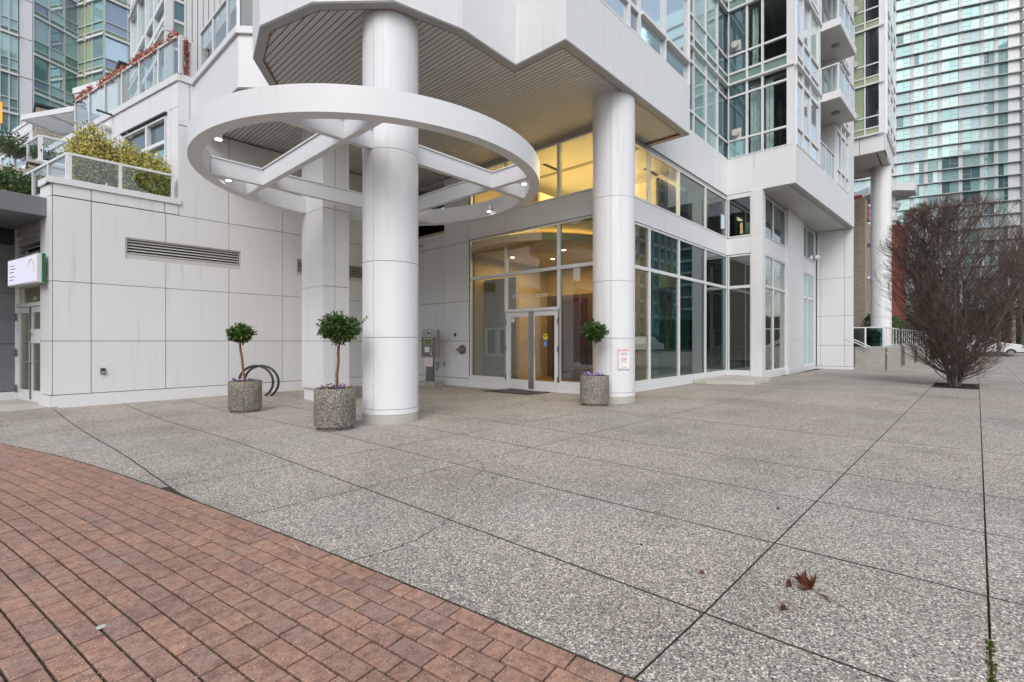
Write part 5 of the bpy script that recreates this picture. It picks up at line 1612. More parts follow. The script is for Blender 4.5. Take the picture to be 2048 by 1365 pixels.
for a0, a1, z in ((.9, 2.6, 7.3), (1.0, 3.0, 3.0), (6, 8.4, 5.2), (1.0, 4.4, 2.35)):
    MB().fb(FT, a0, a1, .0, .75, z, z + .14).build('balcony_slab', 'concrete', th)
for a in (1.2, 1.8, 2.4, 3.0): MB().fb(FT, a, a + .06, .55, .62, 5.3, 6.3).build('railing_post', 'frame_white', th)
MB().fb(FT, 1.0, 3.2, .55, .62, 6.3, 6.37).build('rail', 'frame_white', th); MB().fb(FT, 1.0, 3.2, .3, .62, 5.15, 5.3).build('balcony_slab', 'frame_white', th)
MB().box(36.6, 40.5, 4.3, 8, 9.4, 10.4).build('roof_box', 'red_metal', th)
MB().box(41, 60, 4.6, 10, 9.4, 9.6).build('roof_edge', 'dark_metal', th)
MB().fb(FT, 1.5, 9, .2, 1.2, 2.2, 2.42).build('porch_beam', 'trunk_pale', th)
rt_ = thing('red_turret', 'round red brick stair turret behind the far round column', 'building')
MB().cyl(57.5, 4.75, 1.35, 0, 9.8, 28).build('wall', 'red_brick', rt_, smooth=True); MB().cyl(57.5, 4.75, 1.5, 9.8, 12.0, 28).build('parapet', 'red_metal', rt_, smooth=True)
pv = thing('rooftop_pavilion', 'white octagonal roof canopy on a slim column above the townhouses', 'pavilion')
MB().cyl(62, 5.33, 2.6, 16.0, 16.7, 8, 2.75, a0=.39).build('roof', 'white_plinth', pv)
MB().cyl(62, 5.33, .9, 9, 16.0, 20).build('shaft', 'white_plinth', pv, smooth=True)
for z in (13.4, 14.7): MB().cyl(62, 5.33, 1.15, z, z + .45, 20, 1.3).build('ring_moulding', 'white_plinth', pv, smooth=True)
# raised planters with railings along the street
rp = random.Random(31)
blocks = [((27.35, 2.35), (32.4, 2.12)), ((33.3, 2.05), (37.6, 1.85)), ((38.6, 1.78), (43.5, 1.55)), ((44.6, 1.5), (50, 1.2))]
names = ['nearest raised concrete planter wall beside the white building end', 'second raised concrete planter wall along the street side', 'third raised concrete planter wall along the street side', 'farthest raised concrete planter wall toward the street']
for i, ((x0, y0), (x1, y1)) in enumerate(blocks):
    t = thing('planter_wall', names[i], 'planter', 'raised concrete planters along the street')
    MB().prism([(x0, y0), (x1, y1), (x1, y1 + 1.0), (x0, y0 + 1.1)], -.05, 1.07).build('wall', 'concrete', t, bevel=.02)
    fr = FR(x0, y0, x1 - x0, y1 - y0); L = math.hypot(x1 - x0, y1 - y0)
    MB().fb(fr, .1, .22, .0, .25, .74, .80).build('light_bar', 'rim_cream', t)
    if i: MB().box(x0 - .012, x0 - .001, y0, y0 + 1.0, -.05, 1.06).build('stained_shaded_end', 'concrete_stain_shade', t)  # darker end sheet: dirt plus the shade between blocks put into its colour
    MB().fb(fr, .0, .55 if i == 0 else .3, .001, .006, -.04, 1.0).build('stain', 'concrete_stain_shade', t)
    MB().fb(fr, .05, L - .1, .0, .22, .72, .76).build('light_bar', 'rim_cream', t) if i == 99 else None
    r_ = thing('street_railing', ['nearest white picket railing on the planter wall by the building end', 'second white picket railing along the street side', 'third white picket railing along the street side', 'farthest white picket railing toward the street'][i], 'railing', 'white railings on the raised planters')
    MB().fb(fr, 0, L, -.10, -.05, 1.93, 1.98).build('rail', 'frame_white', r_); MB().fb(fr, 0, L, -.10, -.06, 1.14, 1.18).build('rail', 'frame_white', r_)
    n = int(L / .85)
    for k in range(n + 1): MB().fb(fr, k * L / n - .015 * (1 if k else -1), k * L / n + .025, -.095, -.065, 1.07, 1.93).build('baluster', 'frame_white', r_)
t = thing('glass_barrier', 'tinted glass railing with a sloping handrail between the building end and planter wall', 'railing')
FBx = FR(27.35, 3.6, 0, -1)
MB().fb(FBx, -.4, 1.25, -.05, .0, 1.93, 1.98).build('rail', 'frame_white', t)
for a in (.5, 1.2): MB().fb(FBx, a, a + .06, -.05, .0, 1.07, 1.93).build('post', 'frame_white', t)
MB().fb(FBx, -.4, .48, -.03, -.02, 1.10, 1.92).build('pane', 'glass_teal', t); MB().fb(FBx, .57, 1.19, -.03, -.02, 1.10, 1.92).build('pane', 'glass_teal', t)
MB().tube([FBx.p(-.3, .12, 1.62), FBx.p(.75, .12, 1.05)], .022, 6).build('handrail', 'frame_white', t); MB().tube([FBx.p(-.3, .12, 1.5), FBx.p(.6, .12, 1.02)], .022, 6).build('handrail', 'frame_white', t)
MB().prism([(27.36, 2.36), (27.36, 3.48), (27.7, 3.48), (27.7, 2.36)], -.05, 1.068).build('wall', 'concrete', t)
def hedge(x0, x1, y0, y1, z0, z1, label, k, n=2500, ls=.12):
    r2 = random.Random(k); m = MB()
    MB_core = MB().box(x0 + .15, x1 - .15, y0 + .15, y1 - .15, z0, z1 - .15)
    for i in range(n):
        P = V3(r2.uniform(x0, x1), r2.choice([y0, y0, y1]) + r2.gauss(0, .06), r2.uniform(z0, z1)) if r2.random() < .6 else V3(r2.uniform(x0, x1), r2.uniform(y0, y1), z1 + r2.gauss(0, .06))
        if r2.random() < .15: P.x = x0
        m.leaf(P, Vector((r2.uniform(-1, 1), r2.uniform(-1, 1), r2.uniform(0, 1))), Vector((1, r2.random(), .2)), ls * r2.uniform(.6, 1.3), ls * .5)
    hd_ = tag(m.build('hedge', 'leaf_green'), label, 'hedge')
    MB_core.build('branches', 'hedge_core', hd_)
    return hd_
hedge(28.0, 34, 3.0, 4.0, 1.0, 1.75, 'dark hedge behind the tinted glass railing', 1)
hedge(34, 48, 2.6, 3.8, 1.0, 2.6, 'tall dark hedge behind the street railings', 2, 3500, .16)
hedge(46, 55, 1.0, 2.2, 0, 1.5, 'low green hedge past the farthest planter wall', 3, 1800, .16)

# ================================================================= big glass tower far right
ft = thing('glass_tower', 'huge pale teal glass residential tower with white floor slabs behind the bare tree', 'building')
S1 = random.Random(77)
segs = [((141.0, 31.0), (149.2, .4)), ((149.2, .4), (153.0, -9.8))]
poly_u = [1700, 1728, 1757, 1789, 1824, 1851, 1879, 1920, 1963, 1991.5, 2023]
def meetseg(u):
    d = dirw(u)
    for (p, q) in segs:
        fr = FR(p[0], p[1], q[0] - p[0], q[1] - p[1]); L = math.hypot(q[0] - p[0], q[1] - p[1])
        a, z = fr.sv(u, 100)
        if -0.3 <= a <= L + .3: return fr.p(a, 0, 0)
    return None
pp = [meetseg(u) for u in poly_u]
tints = ['glass_pale_teal'] * 8 + ['glass_mid_teal'] * 3 + ['curtain_glass'] * 5 + ['glass_mint'] * 4 + ['glass_green'] + ['glass_deep']
slotm = ['glass_pale_teal', 'glass_mid_teal', 'curtain_glass', 'glass_mint', 'glass_green', 'glass_deep', 'glass_sky']
nfl = 29; z_b = 1.4; fhh = 2.8
bays = list(zip(pp, pp[1:]))
for f in range(nfl):
    zb = z_b + f * fhh
    for b, (p, q) in enumerate(bays):
        fr = FR(p.x, p.y, q.x - p.x, q.y - p.y); L = (q - p).length
        m = MB(); pn = MB(); w0, w1 = .40, L - .30
        npn = max(2, round((w1 - w0) / 1.25)); pwid = (w1 - w0) / npn
        opener = 0 if b % 3 else npn - 1
        base = S1.choice([0, 0, 0, 2, 2, 3, 1, 0]); 
        if f < 15 and b > 4 and S1.random() < .4: base = S1.choice([4, 5, 1])
        for k in range(npn):
            a0, a1 = w0 + k * pwid, w0 + (k + 1) * pwid
            mi = base if S1.random() < .7 else S1.choice([0, 1, 2, 3, 5])
            m.fb(fr, a0 - .022, a0 + .022, -.02, .05, zb + .2, zb + fhh - .03)
            pn.fb(fr, a0 + .03, a1 - .03, .0, .012, zb + .22, zb + fhh - .05, mi)
            if k == opener: m.fb(fr, a0, a1, .012, .07, zb + 1.27, zb + 1.33)
        m.fb(fr, w1 - .022, w1 + .022, -.02, .05, zb + .2, zb + fhh - .03)
        w = m.build('window', 'tower_frame', ft)
        pn.build('panes', slotm, w)
for b, (p, q) in enumerate(bays):
    fr = FR(p.x, p.y, q.x - p.x, q.y - p.y); L = (q - p).length
    MB().fb(fr, -.30, .40, -.3, .12, 0, z_b + nfl * fhh).build('pier', 'tower_pier', ft)
    MB().fb(fr, .1, L, -.5, -.05, 0, z_b + nfl * fhh).build('backing_wall', 'glass_mid_teal', ft)
q_ = pp[-1]; fr = FR(q_.x, q_.y, 3.7, -10); MB().fb(fr, -.6, 1.3, -.3, .12, 0, z_b + nfl * fhh).build('pier', 'frame_white', ft)
for f in range(nfl + 1):
    z = z_b + f * fhh
    m = MB()
    pl = [(v.x, v.y) for v in pp]
    tipd = (pp[-1] - pp[-2]).normalized()
    tip = pp[-1] + tipd * 1.9
    outer = [(v[0] - .62, v[1] - .2) for v in pl] + [(tip.x - .9, tip.y - .4)]
    inner = [(v[0] + .5, v[1] + .2) for v in reversed(pl)]
    m.prism(outer + [(tip.x + 2.5, tip.y + .8)] + inner, z, z + .17)
    m.build('floor_slab', 'slab_edge_grey', ft)
fr = FR(154.5, -11.0, 1.5, -12)
for f in range(nfl):
    zb = z_b + f * fhh
    m = MB(); pn = MB()
    for k in range(9):
        m.fb(fr, k * 1.3 - .05, k * 1.3 + .05, .0, .06, zb + .6, zb + fhh)
        pn.fb(fr, k * 1.3 + .05, k * 1.3 + 1.25, .0, .012, zb + .6, zb + fhh, S1.choice([0, 1, 2, 6, 6]))
    m.fb(fr, -.3, 12, -.1, .1, zb, zb + .6)
    w = m.build('window', 'frame_white', ft); pn.build('panes', slotm, w)
MB().prism([(142.5, 30), (150.2, 1), (154.2, -9), (156.2, -23), (175, -23), (175, 14)], 0, z_b + nfl * fhh).build('core', 'interior_grey', ft)

# ================================================================= bare tree in the square pit and others behind
def bare_tree(name, x, y, h, rad, nstem, seed, label, group, dens=1.0, trunk=0.0, tw=1.0, spread=.42):
    r2 = random.Random(seed); t = thing(name, label, 'tree', group); t.location = (x, y, 0)
    tr = MB(); tg = MB()
    def grow(p, d, L, r0, depth, mb):
        n = 5 if depth < 2 else 3
        pts = [p]; rr = [r0]; q = p.copy(); dd = d.copy()
        for k in range(n):
            dd = (dd + Vector((r2.gauss(0, .10), r2.gauss(0, .10), r2.gauss(.07, .06)))).normalized()
            q = q + dd * L / n
            if math.hypot(q.x, q.y) > rad * 1.12 * max(.12, min(1, envelope(q.z / h))) and depth: 
                break
            pts.append(q.copy()); rr.append(max(r0 * (1 - .75 * (k + 1) / n), .0022 * tw))
        if len(pts) < 2: return
        (tr if depth < 2 else tg).tube(pts, rr, 7 if depth == 0 else (5 if depth == 1 else 3))
        if depth >= 3: return
        cnt = [int(15 * dens), int(9 * dens), int(6 * dens)][depth]
        for k in range(cnt):
            f = r2.uniform(.12 if depth else .06, 1.0); i = min(len(pts) - 2, int(f * (len(pts) - 1))); ff = f * (len(pts) - 1) - i
            b = pts[i].lerp(pts[i + 1], ff)
            loc = (pts[i + 1] - pts[i]).normalized()
            a = r2.random() * 6.28; e1 = loc.orthogonal().normalized(); e2 = loc.cross(e1)
            side = e1 * math.cos(a) + e2 * math.sin(a)
            nd = (loc * r2.uniform(.75, 1.15) + side * r2.uniform(.45, .8) + V3(0, 0, .22)).normalized()
            grow(b, nd, L * r2.uniform(.34, .62) * (1.15 - .5 * f), rr[i] * .5, depth + 1, mb)
    def envelope(s):
        if s < 0: return .3
        return min(1.0, .25 + s * 2.6) if s < .30 else math.sqrt(max(0, 1 - ((s - .45) / .58) ** 2))
    if trunk: 
        tr.tube([V3(0, 0, -.02), V3(0, 0, trunk * .5), V3(.02, 0, trunk * 1.05)], [h * .024, h * .02, h * .017], 9)
    for i in range(nstem):
        a = 6.28 * i / nstem + r2.uniform(-.3, .3)
        lean = r2.uniform(.05, 1.0) * spread if i else .04
        d = V3(math.cos(a) * lean, math.sin(a) * lean, 1).normalized()
        s0 = V3(math.cos(a) * .09, math.sin(a) * .09, trunk)
        grow(s0, d, (h - trunk) * r2.uniform(.74, .97) * (1 - lean * .12), .040 * h / 6 * r2.uniform(.8, 1.2), 0, tr)
    for i in range(int(26 * dens) if not trunk else 0):      # low side shoots
        a = r2.random() * 6.28; d = V3(math.cos(a), math.sin(a), r2.uniform(.25, .8)).normalized()
        grow(V3(math.cos(a) * .08, math.sin(a) * .08, r2.uniform(.15, .8)), d, rad * r2.uniform(.6, 1.05), .017, 1, tr)
    tr.build('trunk', 'bark', t, smooth=True); tg.build('twigs', 'twig', t)
    return t
def dense_tree(x, y, h, rad, label):
    r2 = random.Random(12); t = thing('bare_tree', label, 'tree'); t.location = (x, y, 0)
    tr = MB(); tg = MB(); fi = MB()
    key = [(0, .12), (.04, .36), (.09, .54), (.18, .68), (.35, .92), (.55, 1.0), (.78, .90), (.90, .66), (.97, .40), (1.0, .10)]
    def env(s):
        s = max(0, min(1, s))
        for (a, b), (c, d) in zip(key, key[1:]):
            if s <= c: return (b + (d - b) * (s - a) / (c - a)) * rad
        return 0
    def branch(p, d, L, r0, n, mb, sides, up, wob, r1=.0016):
        pts = [p]; rr = [r0]; q = p.copy(); dd = d.normalized()
        for k in range(n):
            dd = (dd + Vector((r2.gauss(0, wob), r2.gauss(0, wob), r2.gauss(up, wob * .6)))).normalized()
            q = q + dd * L / n
            if math.hypot(q.x, q.y) > env(q.z / h) * r2.uniform(.93, 1.10) or q.z > h * r2.uniform(.96, 1.04): break
            pts.append(q.copy()); rr.append(max(r0 + (r1 - r0) * (k + 1) / n, r1))
        if len(pts) > 1: mb.tube(pts, rr, sides)
        return pts, rr
    def pick(pts, f):
        i = min(len(pts) - 2, int(f * (len(pts) - 1))); ff = f * (len(pts) - 1) - i
        return pts[i].lerp(pts[i + 1], ff), (pts[i + 1] - pts[i]).normalized()
    def off(loc, k, up):
        a = r2.random() * 6.283; e1 = loc.orthogonal().normalized(); e2 = loc.cross(e1)
        return (loc + (e1 * math.cos(a) + e2 * math.sin(a)) * k + V3(0, 0, up)).normalized()
    ns = 13
    for i in range(ns):
        a = 6.283 * i / ns + r2.uniform(-.3, .3); lean = (.08 if i < 3 else r2.uniform(.16, .42))
        base = V3(math.cos(a) * .13, math.sin(a) * .10, -.02)
        P, _ = branch(base, V3(math.cos(a) * lean, math.sin(a) * lean, 1), h * r2.uniform(.82, .98), r2.uniform(.032, .058), 12, tr, 7, .03, .055, .006)
        if len(P) < 3: continue
        for k in range(40):
            f = .03 + .95 * (k + r2.random()) / 40
            p, loc = pick(P, f)
            oa = math.atan2(p.y, p.x) + r2.gauss(0, 1.1)
            d = V3(math.cos(oa), math.sin(oa), r2.uniform(.55, 1.15) if p.z > .5 else r2.uniform(.25, .8))
            reach = max(.25, env((p.z + .5) / h) - math.hypot(p.x, p.y))
            L = min(2.4, reach * r2.uniform(1.05, 1.6)) + .1
            Q, _ = branch(p, d, L, .013 * (1.2 - f * .6), 7, tg, 4, .09, .13, .003)
            if len(Q) < 2: continue
            for m_ in range(9):
                p2, l2 = pick(Q, r2.uniform(.15, 1.0))
                S, _ = branch(p2, off(l2, r2.uniform(.45, .9), .25), r2.uniform(.3, .8), .0048, 4, fi, 3, .06, .16, .0022)
                if len(S) < 2: continue
                for q_ in range(3):
                    p3, l3 = pick(S, r2.uniform(.2, 1.0))
                    branch(p3, off(l3, r2.uniform(.5, .9), .2), r2.uniform(.12, .36), .0030, 3, fi, 3, .03, .18, .0018)
    tr.build('trunk', 'bark', t, smooth=True); tg.build('branches', 'twig', t); fi.build('twigs', 'twig_fine', t)
plain('twig_fine', (0.125, 0.085, 0.068), 0.9, vary=.3, vs=4)
dense_tree(19.35, .04, 5.75, 2.05, 'big bare twiggy tree growing from the square pit in the pavement')
for i, (x, y, h, r_, lab) in enumerate(((74, 2, 13, 5, 'leafless street tree left of the big bare tree, across the street'), (84, -6, 15, 6, 'tall leafless street tree directly behind the big bare tree'), (73, -12, 14, 6, 'leafless street tree at the right edge above the white car'), (92, -18, 17, 7, 'farthest leafless street tree at the right edge'))):
    bare_tree('street_tree', x, y, h, r_, 7, 40 + i, lab, 'bare street trees across the street', .62, 2.2, 5.0, .55)
hedge(95, 99, -40, 12, 0, 5.5, 'dark mass of evergreen shrubs across the street', 9, 5000, .5)
pl = thing('utility_pole', 'pale wooden pole beside the white car', 'pole')
q = dirw(2027); MB().cyl(q[0] * 46, q[1] * 46, .16, -.03, 9, 10, .12).build('shaft', 'trunk_pale', pl)
q = dirw(1998); tag(MB().cyl(q[0] * 40, q[1] * 40, .12, -.03, 6, 8, .09).build('young_tree', 'bark'), 'slim dark tree trunk standing in front of the white car', 'tree trunk')
q = GP(2046, 715); tag(MB().cyl(q.x, q.y, 1.1, -.03, .30, 24, 1.25).build('round_planter', 'concrete_pale'), 'low round concrete planter at the right edge before the white car', 'planter')

# white car crossing the street end
car = thing('parked_car', 'white van-like car parked across the end of the pavement', 'car')
CX, CY = 60.6, .2         # rear end; nose toward -Y
prof = [(0, .35), (0, 1.0), (.25, 1.72), (.7, 1.86), (2.3, 1.84), (3.25, 1.18), (4.35, 1.02), (4.62, .8), (4.65, .35)]
vs = []; n = len(prof)
for side_x, tw_ in ((0, 0), (1.75, 0)):
    for (s, z) in prof:
        inx = .14 * max(0, (z - 1.0)) / .86
        vs.append((CX + (inx if side_x == 0 else side_x - inx), CY - s, z))
fs = [tuple(range(n)), tuple(range(2 * n - 1, n - 1, -1))] + [(i, i + n, (i + 1) % n + n, (i + 1) % n) for i in range(n)]
MB().add(vs, fs).build('body', 'car_white', car, bevel=.05)
for s0, s1, c0, c1 in ((.45, 1.35, 1.14, 1.70), (1.45, 2.2, 1.14, 1.70)):
    MB().hexa([(CX + .02, CY - s0, c0), (CX + .02, CY - s1, c0), (CX + .06, CY - s1, c0), (CX + .06, CY - s0, c0), (CX + .105, CY - s0 - .08, c1), (CX + .105, CY - s1 + .02, c1), (CX + .14, CY - s1, c1), (CX + .14, CY - s0, c1)]).build('side_window', 'glass_black', car)
MB().add([(CX + .015, CY - 2.3, 1.16), (CX + .015, CY - 3.12, 1.16), (CX + .10, CY - 2.35, 1.70)], [(0, 1, 2)]).build('side_window', 'glass_black', car)
for s in (.85, 3.75):
    w = MB().tube([(CX - .02, CY - s, .31), (CX + .22, CY - s, .31)], .33, 24).build('wheel', 'black_rubber', car, smooth=True)
    MB().tube([(CX - .03, CY - s, .31), (CX + .0, CY - s, .31)], .19, 18).build('rim', 'silver', w, smooth=True)
MB().box(CX - .012, CX + .05, CY - 2.32, CY - 2.31, .45, 1.15).build('door_seam', 'joint_dark', car)
MB().box(CX - .02, CX + .3, CY - 4.62, CY - 4.4, .72, .9).build('headlight', 'silver', car)

# ================================================================= small things on the pavement
m = MB()
def crisp(pts, zf, name, mat, parent, k):
    r2 = random.Random(k); P = [Vector((x, y, zf(x, y))) for x, y in pts]
    c = sum(P, Vector((0, 0, 0))) / len(P) + V3(0, 0, .012)
    return MB().add([c] + P, [(0, i + 1, (i + 1) % len(P) + 1) for i in range(len(P))]).build(name, mat, parent)
def fallen(u, v, size, ang, label, k, stem=True, mat='dead_leaf'):
    r2 = random.Random(k); p = GP(u, v); t = thing('fallen_leaf', label, 'leaf', 'dead leaves on the slabs')
    for lobe in range(5 if size > .1 else 3):
        a = ang + (lobe - 2) * .62; L = size * (1 - abs(lobe - 2) * .16) * r2.uniform(.8, 1.1)
        d = V3(math.cos(a), math.sin(a), 0); n_ = V3(-d.y, d.x, 0); hh = r2.uniform(.015, .055) * size / .07
        b = V3(p.x, p.y, .004)
        pts = [b, b + d * L * .3 + n_ * L * .14 + V3(0, 0, hh * .6), b + d * L * .55 + n_ * L * .30 + V3(0, 0, hh), b + d * L * .62 + n_ * L * .10 + V3(0, 0, hh * .5), b + d * L + V3(0, 0, hh * r2.uniform(.2, 1.2)),
               b + d * L * .62 - n_ * L * .12 + V3(0, 0, hh * .4), b + d * L * .5 - n_ * L * .28 + V3(0, 0, hh * 1.1), b + d * L * .3 - n_ * L * .13 + V3(0, 0, hh * .5)]
        mid_ = b + d * L * .5 + V3(0, 0, .004)
        MB().add([mid_] + pts, [(0, i + 1, (i + 1) % 8 + 1) for i in range(8)]).build('blade', mat, t)
    if stem:
        d = V3(math.cos(ang + math.pi), math.sin(ang + math.pi), 0)
        b = V3(p.x, p.y, .006); MB().tube([b, b + d * size * .8 + V3(0, 0, .006), b + d * size * 1.9 + V3(0, .004, -.003)], [.0022, .0018, .0014], 5).build('stem', 'twig', t)
vd = lambda du, dv, u, v: math.atan2(GP(u + du, v + dv).y - GP(u, v).y, GP(u + du, v + dv).x - GP(u, v).x)
fallen(1622, 1182, .115, vd(-30, -16, 1622, 1182), 'crumpled brown maple leaf with a long stem on the slabs', 1)
fallen(1585, 1176, .055, vd(-20, 2, 1585, 1176), 'small orange torn leaf piece beside the long stemmed leaf', 2, False)
fallen(1560, 1222, .05, vd(20, -3, 1560, 1222), 'small reddish leaf scrap nearest the camera, left of the long stem', 3, False)
m = MB(); a = GP(1645, 1192); b = GP(1663, 1212); m.tube([V3(a.x, a.y, .006), V3((a.x + b.x) / 2, (a.y + b.y) / 2, .012), V3(b.x, b.y, .004)], [.003, .004, .001], 5)
tag(m.build('twig_piece', 'dead_leaf'), 'curled dark leaf stalk lying right of the dead maple leaf', 'twig')
for i, (u, v, s, lab) in enumerate(((1404, 1147, .016, 'dark brown seed pod lying alone on the slabs'), (1556, 1018, .013, 'small dark pebble lying on the middle slabs'), (1283, 1091, .011, 'tiny dark pebble left of the brown seed pod'))):
    p = GP(u, v); o = MB().cyl(p.x, p.y, s, 0, s * .9, 9, s * .6).build('seed_pod', 'dead_leaf' if i == 0 else 'dark_metal'); tag(o, lab, 'debris')
a, b = GP(586, 1088), GP(601, 1106); tag(MB().tube([V3(a.x, a.y, .006), V3(b.x, b.y, .008)], .0028, 5).build('splinter', 'rim_cream'), 'pale wooden splinter lying on the bricks near the slab edge', 'stick')
p = GP(202, 1256); tag(MB().cyl(p.x, p.y, .019, .002, .0045, 14).build('gum_spot', 'concrete_pale'), 'flat pale spot of chewing gum on a brick', 'gum')
r2 = random.Random(8); m = MB()
for i in range(700):
    x, y = r2.uniform(18.3, 20.5), r2.uniform(-.45, .5); m.leaf(V3(x, y, -.005), Vector((r2.uniform(-1, 1), r2.uniform(-1, 1), r2.uniform(0, .4))), V3(0, 0, 1), .04, .02)
tag(m.build('leaf_litter', 'litter'), 'dark leaf litter covering the soil of the tree pit', 'leaf litter', kind='stuff')

# ================================================================= inside the lobby
cC3a, cC3b = 10.05 + cC[2] + .25, 10.05 + cC[3] + .9
inn = thing('lobby_interior', 'warmly lit lobby walls, floor and ceiling seen through the entrance glass', 'room')
MB().box(10.2, 18.1, 6.3, 13.9, -.04, .0).build('floor', 'interior_floor', inn)
MB().box(10.22, 18.1, 6.25, 13.9, 4.42, 5.0).build('ceiling', 'interior_cream', inn)
MB().box(10.22, 18.1, 6.25, 13.9, 6.62, 6.7).build('ceiling', 'ceramic_white', inn)
MB().box(10.2, 16, 11.3, 11.4, 0, 6.6).build('side_wall', 'interior_cream', inn)
MB().box(14.2, 14.3, 6.9, 11.3, 0, 3.0).build('back_wall', 'interior_brown', inn)
MB().box(14.2, 14.3, 6.3, 11.3, 3.0, 4.42).build('back_wall', 'interior_cream', inn)
MB().box(13.2, 13.3, 8.9, 10.3, 0.0, 2.75).build('dark_screen', 'screen_wine', inn)
MB().box(12.2, 12.9, 7.0, 7.9, 0, .42).build('sofa', 'interior_dark', inn)
MB().box(12.75, 12.95, 7.0, 7.9, .42, .8).build('sofa_back', 'interior_dark', inn)
MB().box(13.9, 14.1, 7.3, 8.6, 1.0, 2.3).build('picture', 'copper_edge', inn)
MB().box(10.9, 11.05, 9.9, 11.3, .0, 3.3).build('partition', 'interior_grey', inn)
MB().box(13.5, 13.6, 6.6, 9.0, 5.0, 6.15).build('mezzanine_wall', 'interior_cream', inn)
MB().box(12.2, 14.2, 10.0, 10.1, 5.0, 6.2).build('mezzanine_wall', 'interior_cream', inn)
MB().box(16.6, 16.75, 6.3, 11.3, 5.0, 6.6).build('mezzanine_wall', 'interior_cream', inn)
MB().box(12.9, 13.7, 6.6, 6.95, 0, 4.42).build('interior_column', 'interior_grey', inn)
MB().box(14.9, 16.2, 6.7, 7.2, 0, 4.42).build('interior_column', 'interior_cream', inn)
MB().box(17.9, 18.05, 6.3, 12, 0, 6.6).build('partition', 'interior_dark', inn)
MB().box(14.3, 18, 11.3, 11.4, 0, 4.42).build('back_wall', 'interior_dark', inn)
MB().box(cC3a, cC3b, 6.9, 6.98, 5.05, 6.5).build('view_blocker', 'interior_dark', inn)  # added dark screen, keeps the yellow room glow out of one pane
MB().box(16.9, 17.0, 6.3, 9, 5.05, 6.55).build('view_blocker', 'interior_dark', inn)  # added screen, blocks the yellow patch toward the end pane
# curved dropped ceiling with a cove light
P = [(12.0 + 2.4 * math.cos(t), 9.6 + 2.4 * math.sin(t)) for t in [math.radians(q) for q in range(90, 271, 10)]] + [(14.2, 7.2), (14.2, 12.0 - .8)]
MB().prism([p for p in P if p[1] < 11.28], 4.05, 4.25).build('dropped_ceiling', 'interior_cream', inn)
MB().tube([(12.0 + (p[0] - 12.0) * .80, 9.6 + (p[1] - 9.6) * .80, 4.30) for p in P[:19] if p[1] < 11.2], .03, 6).build('cove_strip', 'cove_glow', inn)
for x, y in ((11.6, 8.6), (12.6, 9.8), (12.8, 8.2), (11.5, 10.6)):
    MB().cyl(x, y, .06, 4.035 if x > 11 else 4.40, 4.052, 16).build('downlight', 'downlight_glow', inn)
for (x0, x1, y0, y1) in ((11.5, 12.3, 7.4, 7.5), (11.2, 11.9, 9.0, 9.1), (13.6, 14.4, 6.95, 7.05)):
    MB().box(x0, x1, y0, y1, 6.60, 6.62).build('air_slot', 'joint_dark', inn)
def area(name, x, y, z, sx, sy, e, col, rot=(0, 0, 0)):
    l = bpy.data.lights.new(name, 'AREA'); l.shape = 'RECTANGLE'; l.size = sx; l.size_y = sy; l.energy = e; l.color = col
    o = bpy.data.objects.new(name, l); COL.objects.link(o); o.location = (x, y, z); o.rotation_euler = rot; o.parent = inn
area('lobby_ceiling_light', 12.0, 9.0, 3.9, 2.5, 3.5, 120, (1, .58, .22))
area('cove_light', 12.2, 9.4, 4.27, 2.6, 2.6, 26, (1, .58, .14), (math.pi, 0, 0))
area('upper_ceiling_light', 12.3, 8.4, 6.55, 3.2, 3.5, 150, (1, .74, .32))
area('upper_ceiling_light', 15.3, 8.0, 6.55, 2.0, 2.5, 85, (1, .80, .45))
area('lobby_ceiling_light', 16.6, 8.2, 4.38, 1.5, 2.5, 6, (.8, .95, 1))
ex = MB().fb(FR(13.25, 7.6, .2, -1), -.18, .18, 0, .06, 2.68, 2.88).build('exit_sign', 'exit_red'); tag(ex, 'glowing red exit sign inside the lobby behind the street glazing', 'sign')
# ivory notice cabinet and intercom map seen through the glass
cb = thing('notice_cabinet', 'ivory framed double notice cabinet on the lobby side wall', 'cabinet')
plain('ivory', (.72, .72, .58), .5)
FCb = FR(11.6, 11.3, 1, 0)
FCb = FR(10.89, 11.25, 0, -1)
for a0, a1 in ((.08, .62), (.66, 1.20)):
    m = MB()
    for r_ in ((a0, a0 + .07, .85, 1.75), (a1 - .07, a1, .85, 1.75), (a0 + .07, a1 - .07, .85, .92), (a0 + .07, a1 - .07, 1.68, 1.75)): m.fb(FCb, r_[0], r_[1], 0, .08, r_[2], r_[3])
    d = m.build('door', 'ivory', cb); MB().fb(FCb, a0 + .07, a1 - .07, .02, .03, .92, 1.68).build('pane', 'glass_black', d)
# things parked and standing opposite, seen mirrored in the street glazing
op = thing('opposite_tower', 'pale residential tower across the street mirrored in the street side glazing', 'building')
MB().box(86, 104, -48, -34, 0, 62).build('wall', 'glass_mid_teal', op)
for f in range(20): MB().box(85.6, 104.4, -48.4, -33.6, f * 3, f * 3 + .7).build('floor_slab', 'frame_white', op)
for x in range(86, 104, 3): MB().box(x, x + .8, -34, -33.4, 0, 60).build('pier', 'tower_frame', op)
for y in range(-48, -34, 4): MB().box(85.4, 86, y, y + .8, 0, 60).build('pier', 'tower_frame', op)
op2 = thing('opposite_block', 'brown brick block across the street mirrored in the street side glazing', 'building')
MB().box(52, 74, -44, -29, 0, 30).build('wall', 'buff_brick', op2)
for f in range(9):
    for k in range(6): MB().box(53.5 + k * 3.5, 55.8 + k * 3.5, -29.02, -28.9, 1 + f * 3.3, 3 + f * 3.3).build('window', 'glass_black', op2)
    for k in range(4): MB().box(51.9, 52.02, -42 + k * 3.5, -39.8 + k * 3.5, 1 + f * 3.3, 3 + f * 3.3).build('window', 'glass_black', op2)
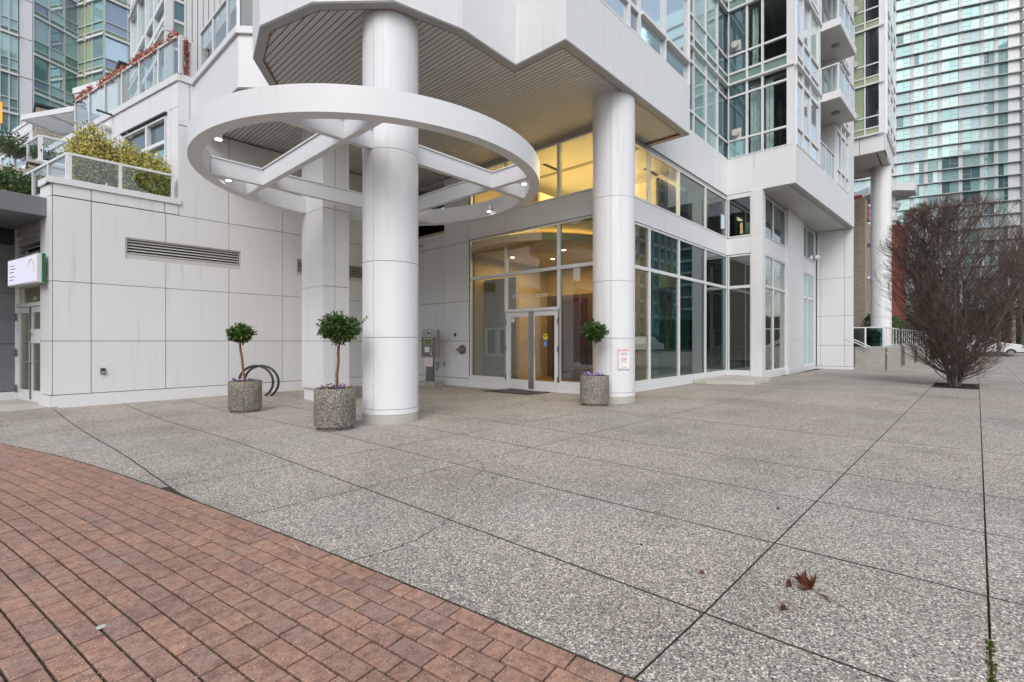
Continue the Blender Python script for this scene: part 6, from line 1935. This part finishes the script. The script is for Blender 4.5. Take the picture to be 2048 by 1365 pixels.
op3 = thing('opposite_tower', 'taller dark glass tower farther along the street mirrored in the street side glazing', 'building')
MB().box(118, 140, -54, -36, 0, 85).build('wall', 'glass_deep', op3)
for f in range(28): MB().box(117.6, 140.4, -54.4, -35.6, f * 3, f * 3 + .6).build('floor_slab', 'tower_frame', op3)
hedge(30, 120, -26, -24, 0, 2.0, 'long dark hedge across the street mirrored in the street side glazing', 12, 5000, .4)
for i, (x, y) in enumerate(((40, -17), (53, -20), (68, -19))):
    bare_tree('park_tree', x, y, 12, 4.8, 7, 70 + i, ['nearest bare tree across the side street mirrored in the street windows', 'middle bare tree across the side street mirrored in the street windows', 'farthest bare tree across the side street mirrored in the street windows'][i], 'bare trees across the side street', .55, 2.0, 5.0, .6)
for i, (x, y, lab) in enumerate(((44, -13.5, 'white car parked along the side street mirrored in the street windows'), (52, -14.0, 'second white car parked along the side street, farther from the entrance'))):
    c_ = copy_tree(car); c_['label'] = lab
    c_.matrix_world = Matrix.Translation((x, y, 0)) @ Matrix.Rotation(math.pi / 2, 4, 'Z') @ Matrix.Translation((-CX - .9, -CY + 2.3, 0))
    c_['group'] = 'white parked cars'
car['group'] = 'white parked cars'
# the lit room behind the shop doors
sh = thing('shop_interior', 'pale lit shop interior seen through the glass doors at far left', 'room')
q_ = FD.N * -1
def shb(a0, a1, d0, d1, z0, z1, n_, mt_): MB().fb(FD, a0, a1, d0, d1, z0, z1).build(n_, mt_, sh)
shb(-1, 2.15, -2.6, -2.5, 0, 2.9, 'back_wall', 'interior_cream'); shb(-1, 2.15, -2.6, -.2, -.08, -.04, 'floor', 'interior_cream'); shb(-1, 2.15, -2.6, -.2, 2.75, 2.85, 'ceiling', 'ceramic_white')
shb(-1.1, -1, -2.6, -.2, 0, 2.9, 'side_wall', 'interior_cream')
pS = FD.p(1.0, -1.4, 2.7)
l = bpy.data.lights.new('shop_ceiling_light', 'AREA'); l.size = 1.2; l.energy = 22; l.color = (1, .95, .8)
lo = bpy.data.objects.new('shop_ceiling_light', l); COL.objects.link(lo); lo.location = pS; lo.parent = sh
wz = thing('behind_block', 'low grey block behind the viewpoint mirrored in the entrance glass', 'building')
MB().box(-60, -45, -30, 45, 0, 22).build('wall', 'grey_brick', wz)
for f in range(6):
    for k in range(12): MB().box(-45.02, -44.9, -28 + k * 6, -24.5 + k * 6, 1 + f * 3.5, 3 + f * 3.5).build('window', 'glass_black', wz)
print('objects', len(bpy.data.objects))

xt = thing('christmas_tree', 'frosted christmas tree behind the corner flat window above the soffit', 'christmas tree')
P = FT2.p((ft2[2] + ft2[3]) / 2 + .05, -.45, 7.92); r2 = random.Random(5); m = MB()
for i in range(1500):
    t = r2.random(); rr = .30 * (1 - t) + .02; a = r2.random() * 6.28; q = math.sqrt(r2.random())
    m.leaf(P + V3(rr * q * math.cos(a), rr * q * math.sin(a), t * 1.75), Vector((math.cos(a), math.sin(a), -.2)), V3(0, 0, 1), .07, .03)
m.build('foliage', 'frost_leaf', xt); MB().cyl(P.x, P.y, .03, P.z, P.z + 1.7, 6).build('trunk', 'bark', xt)
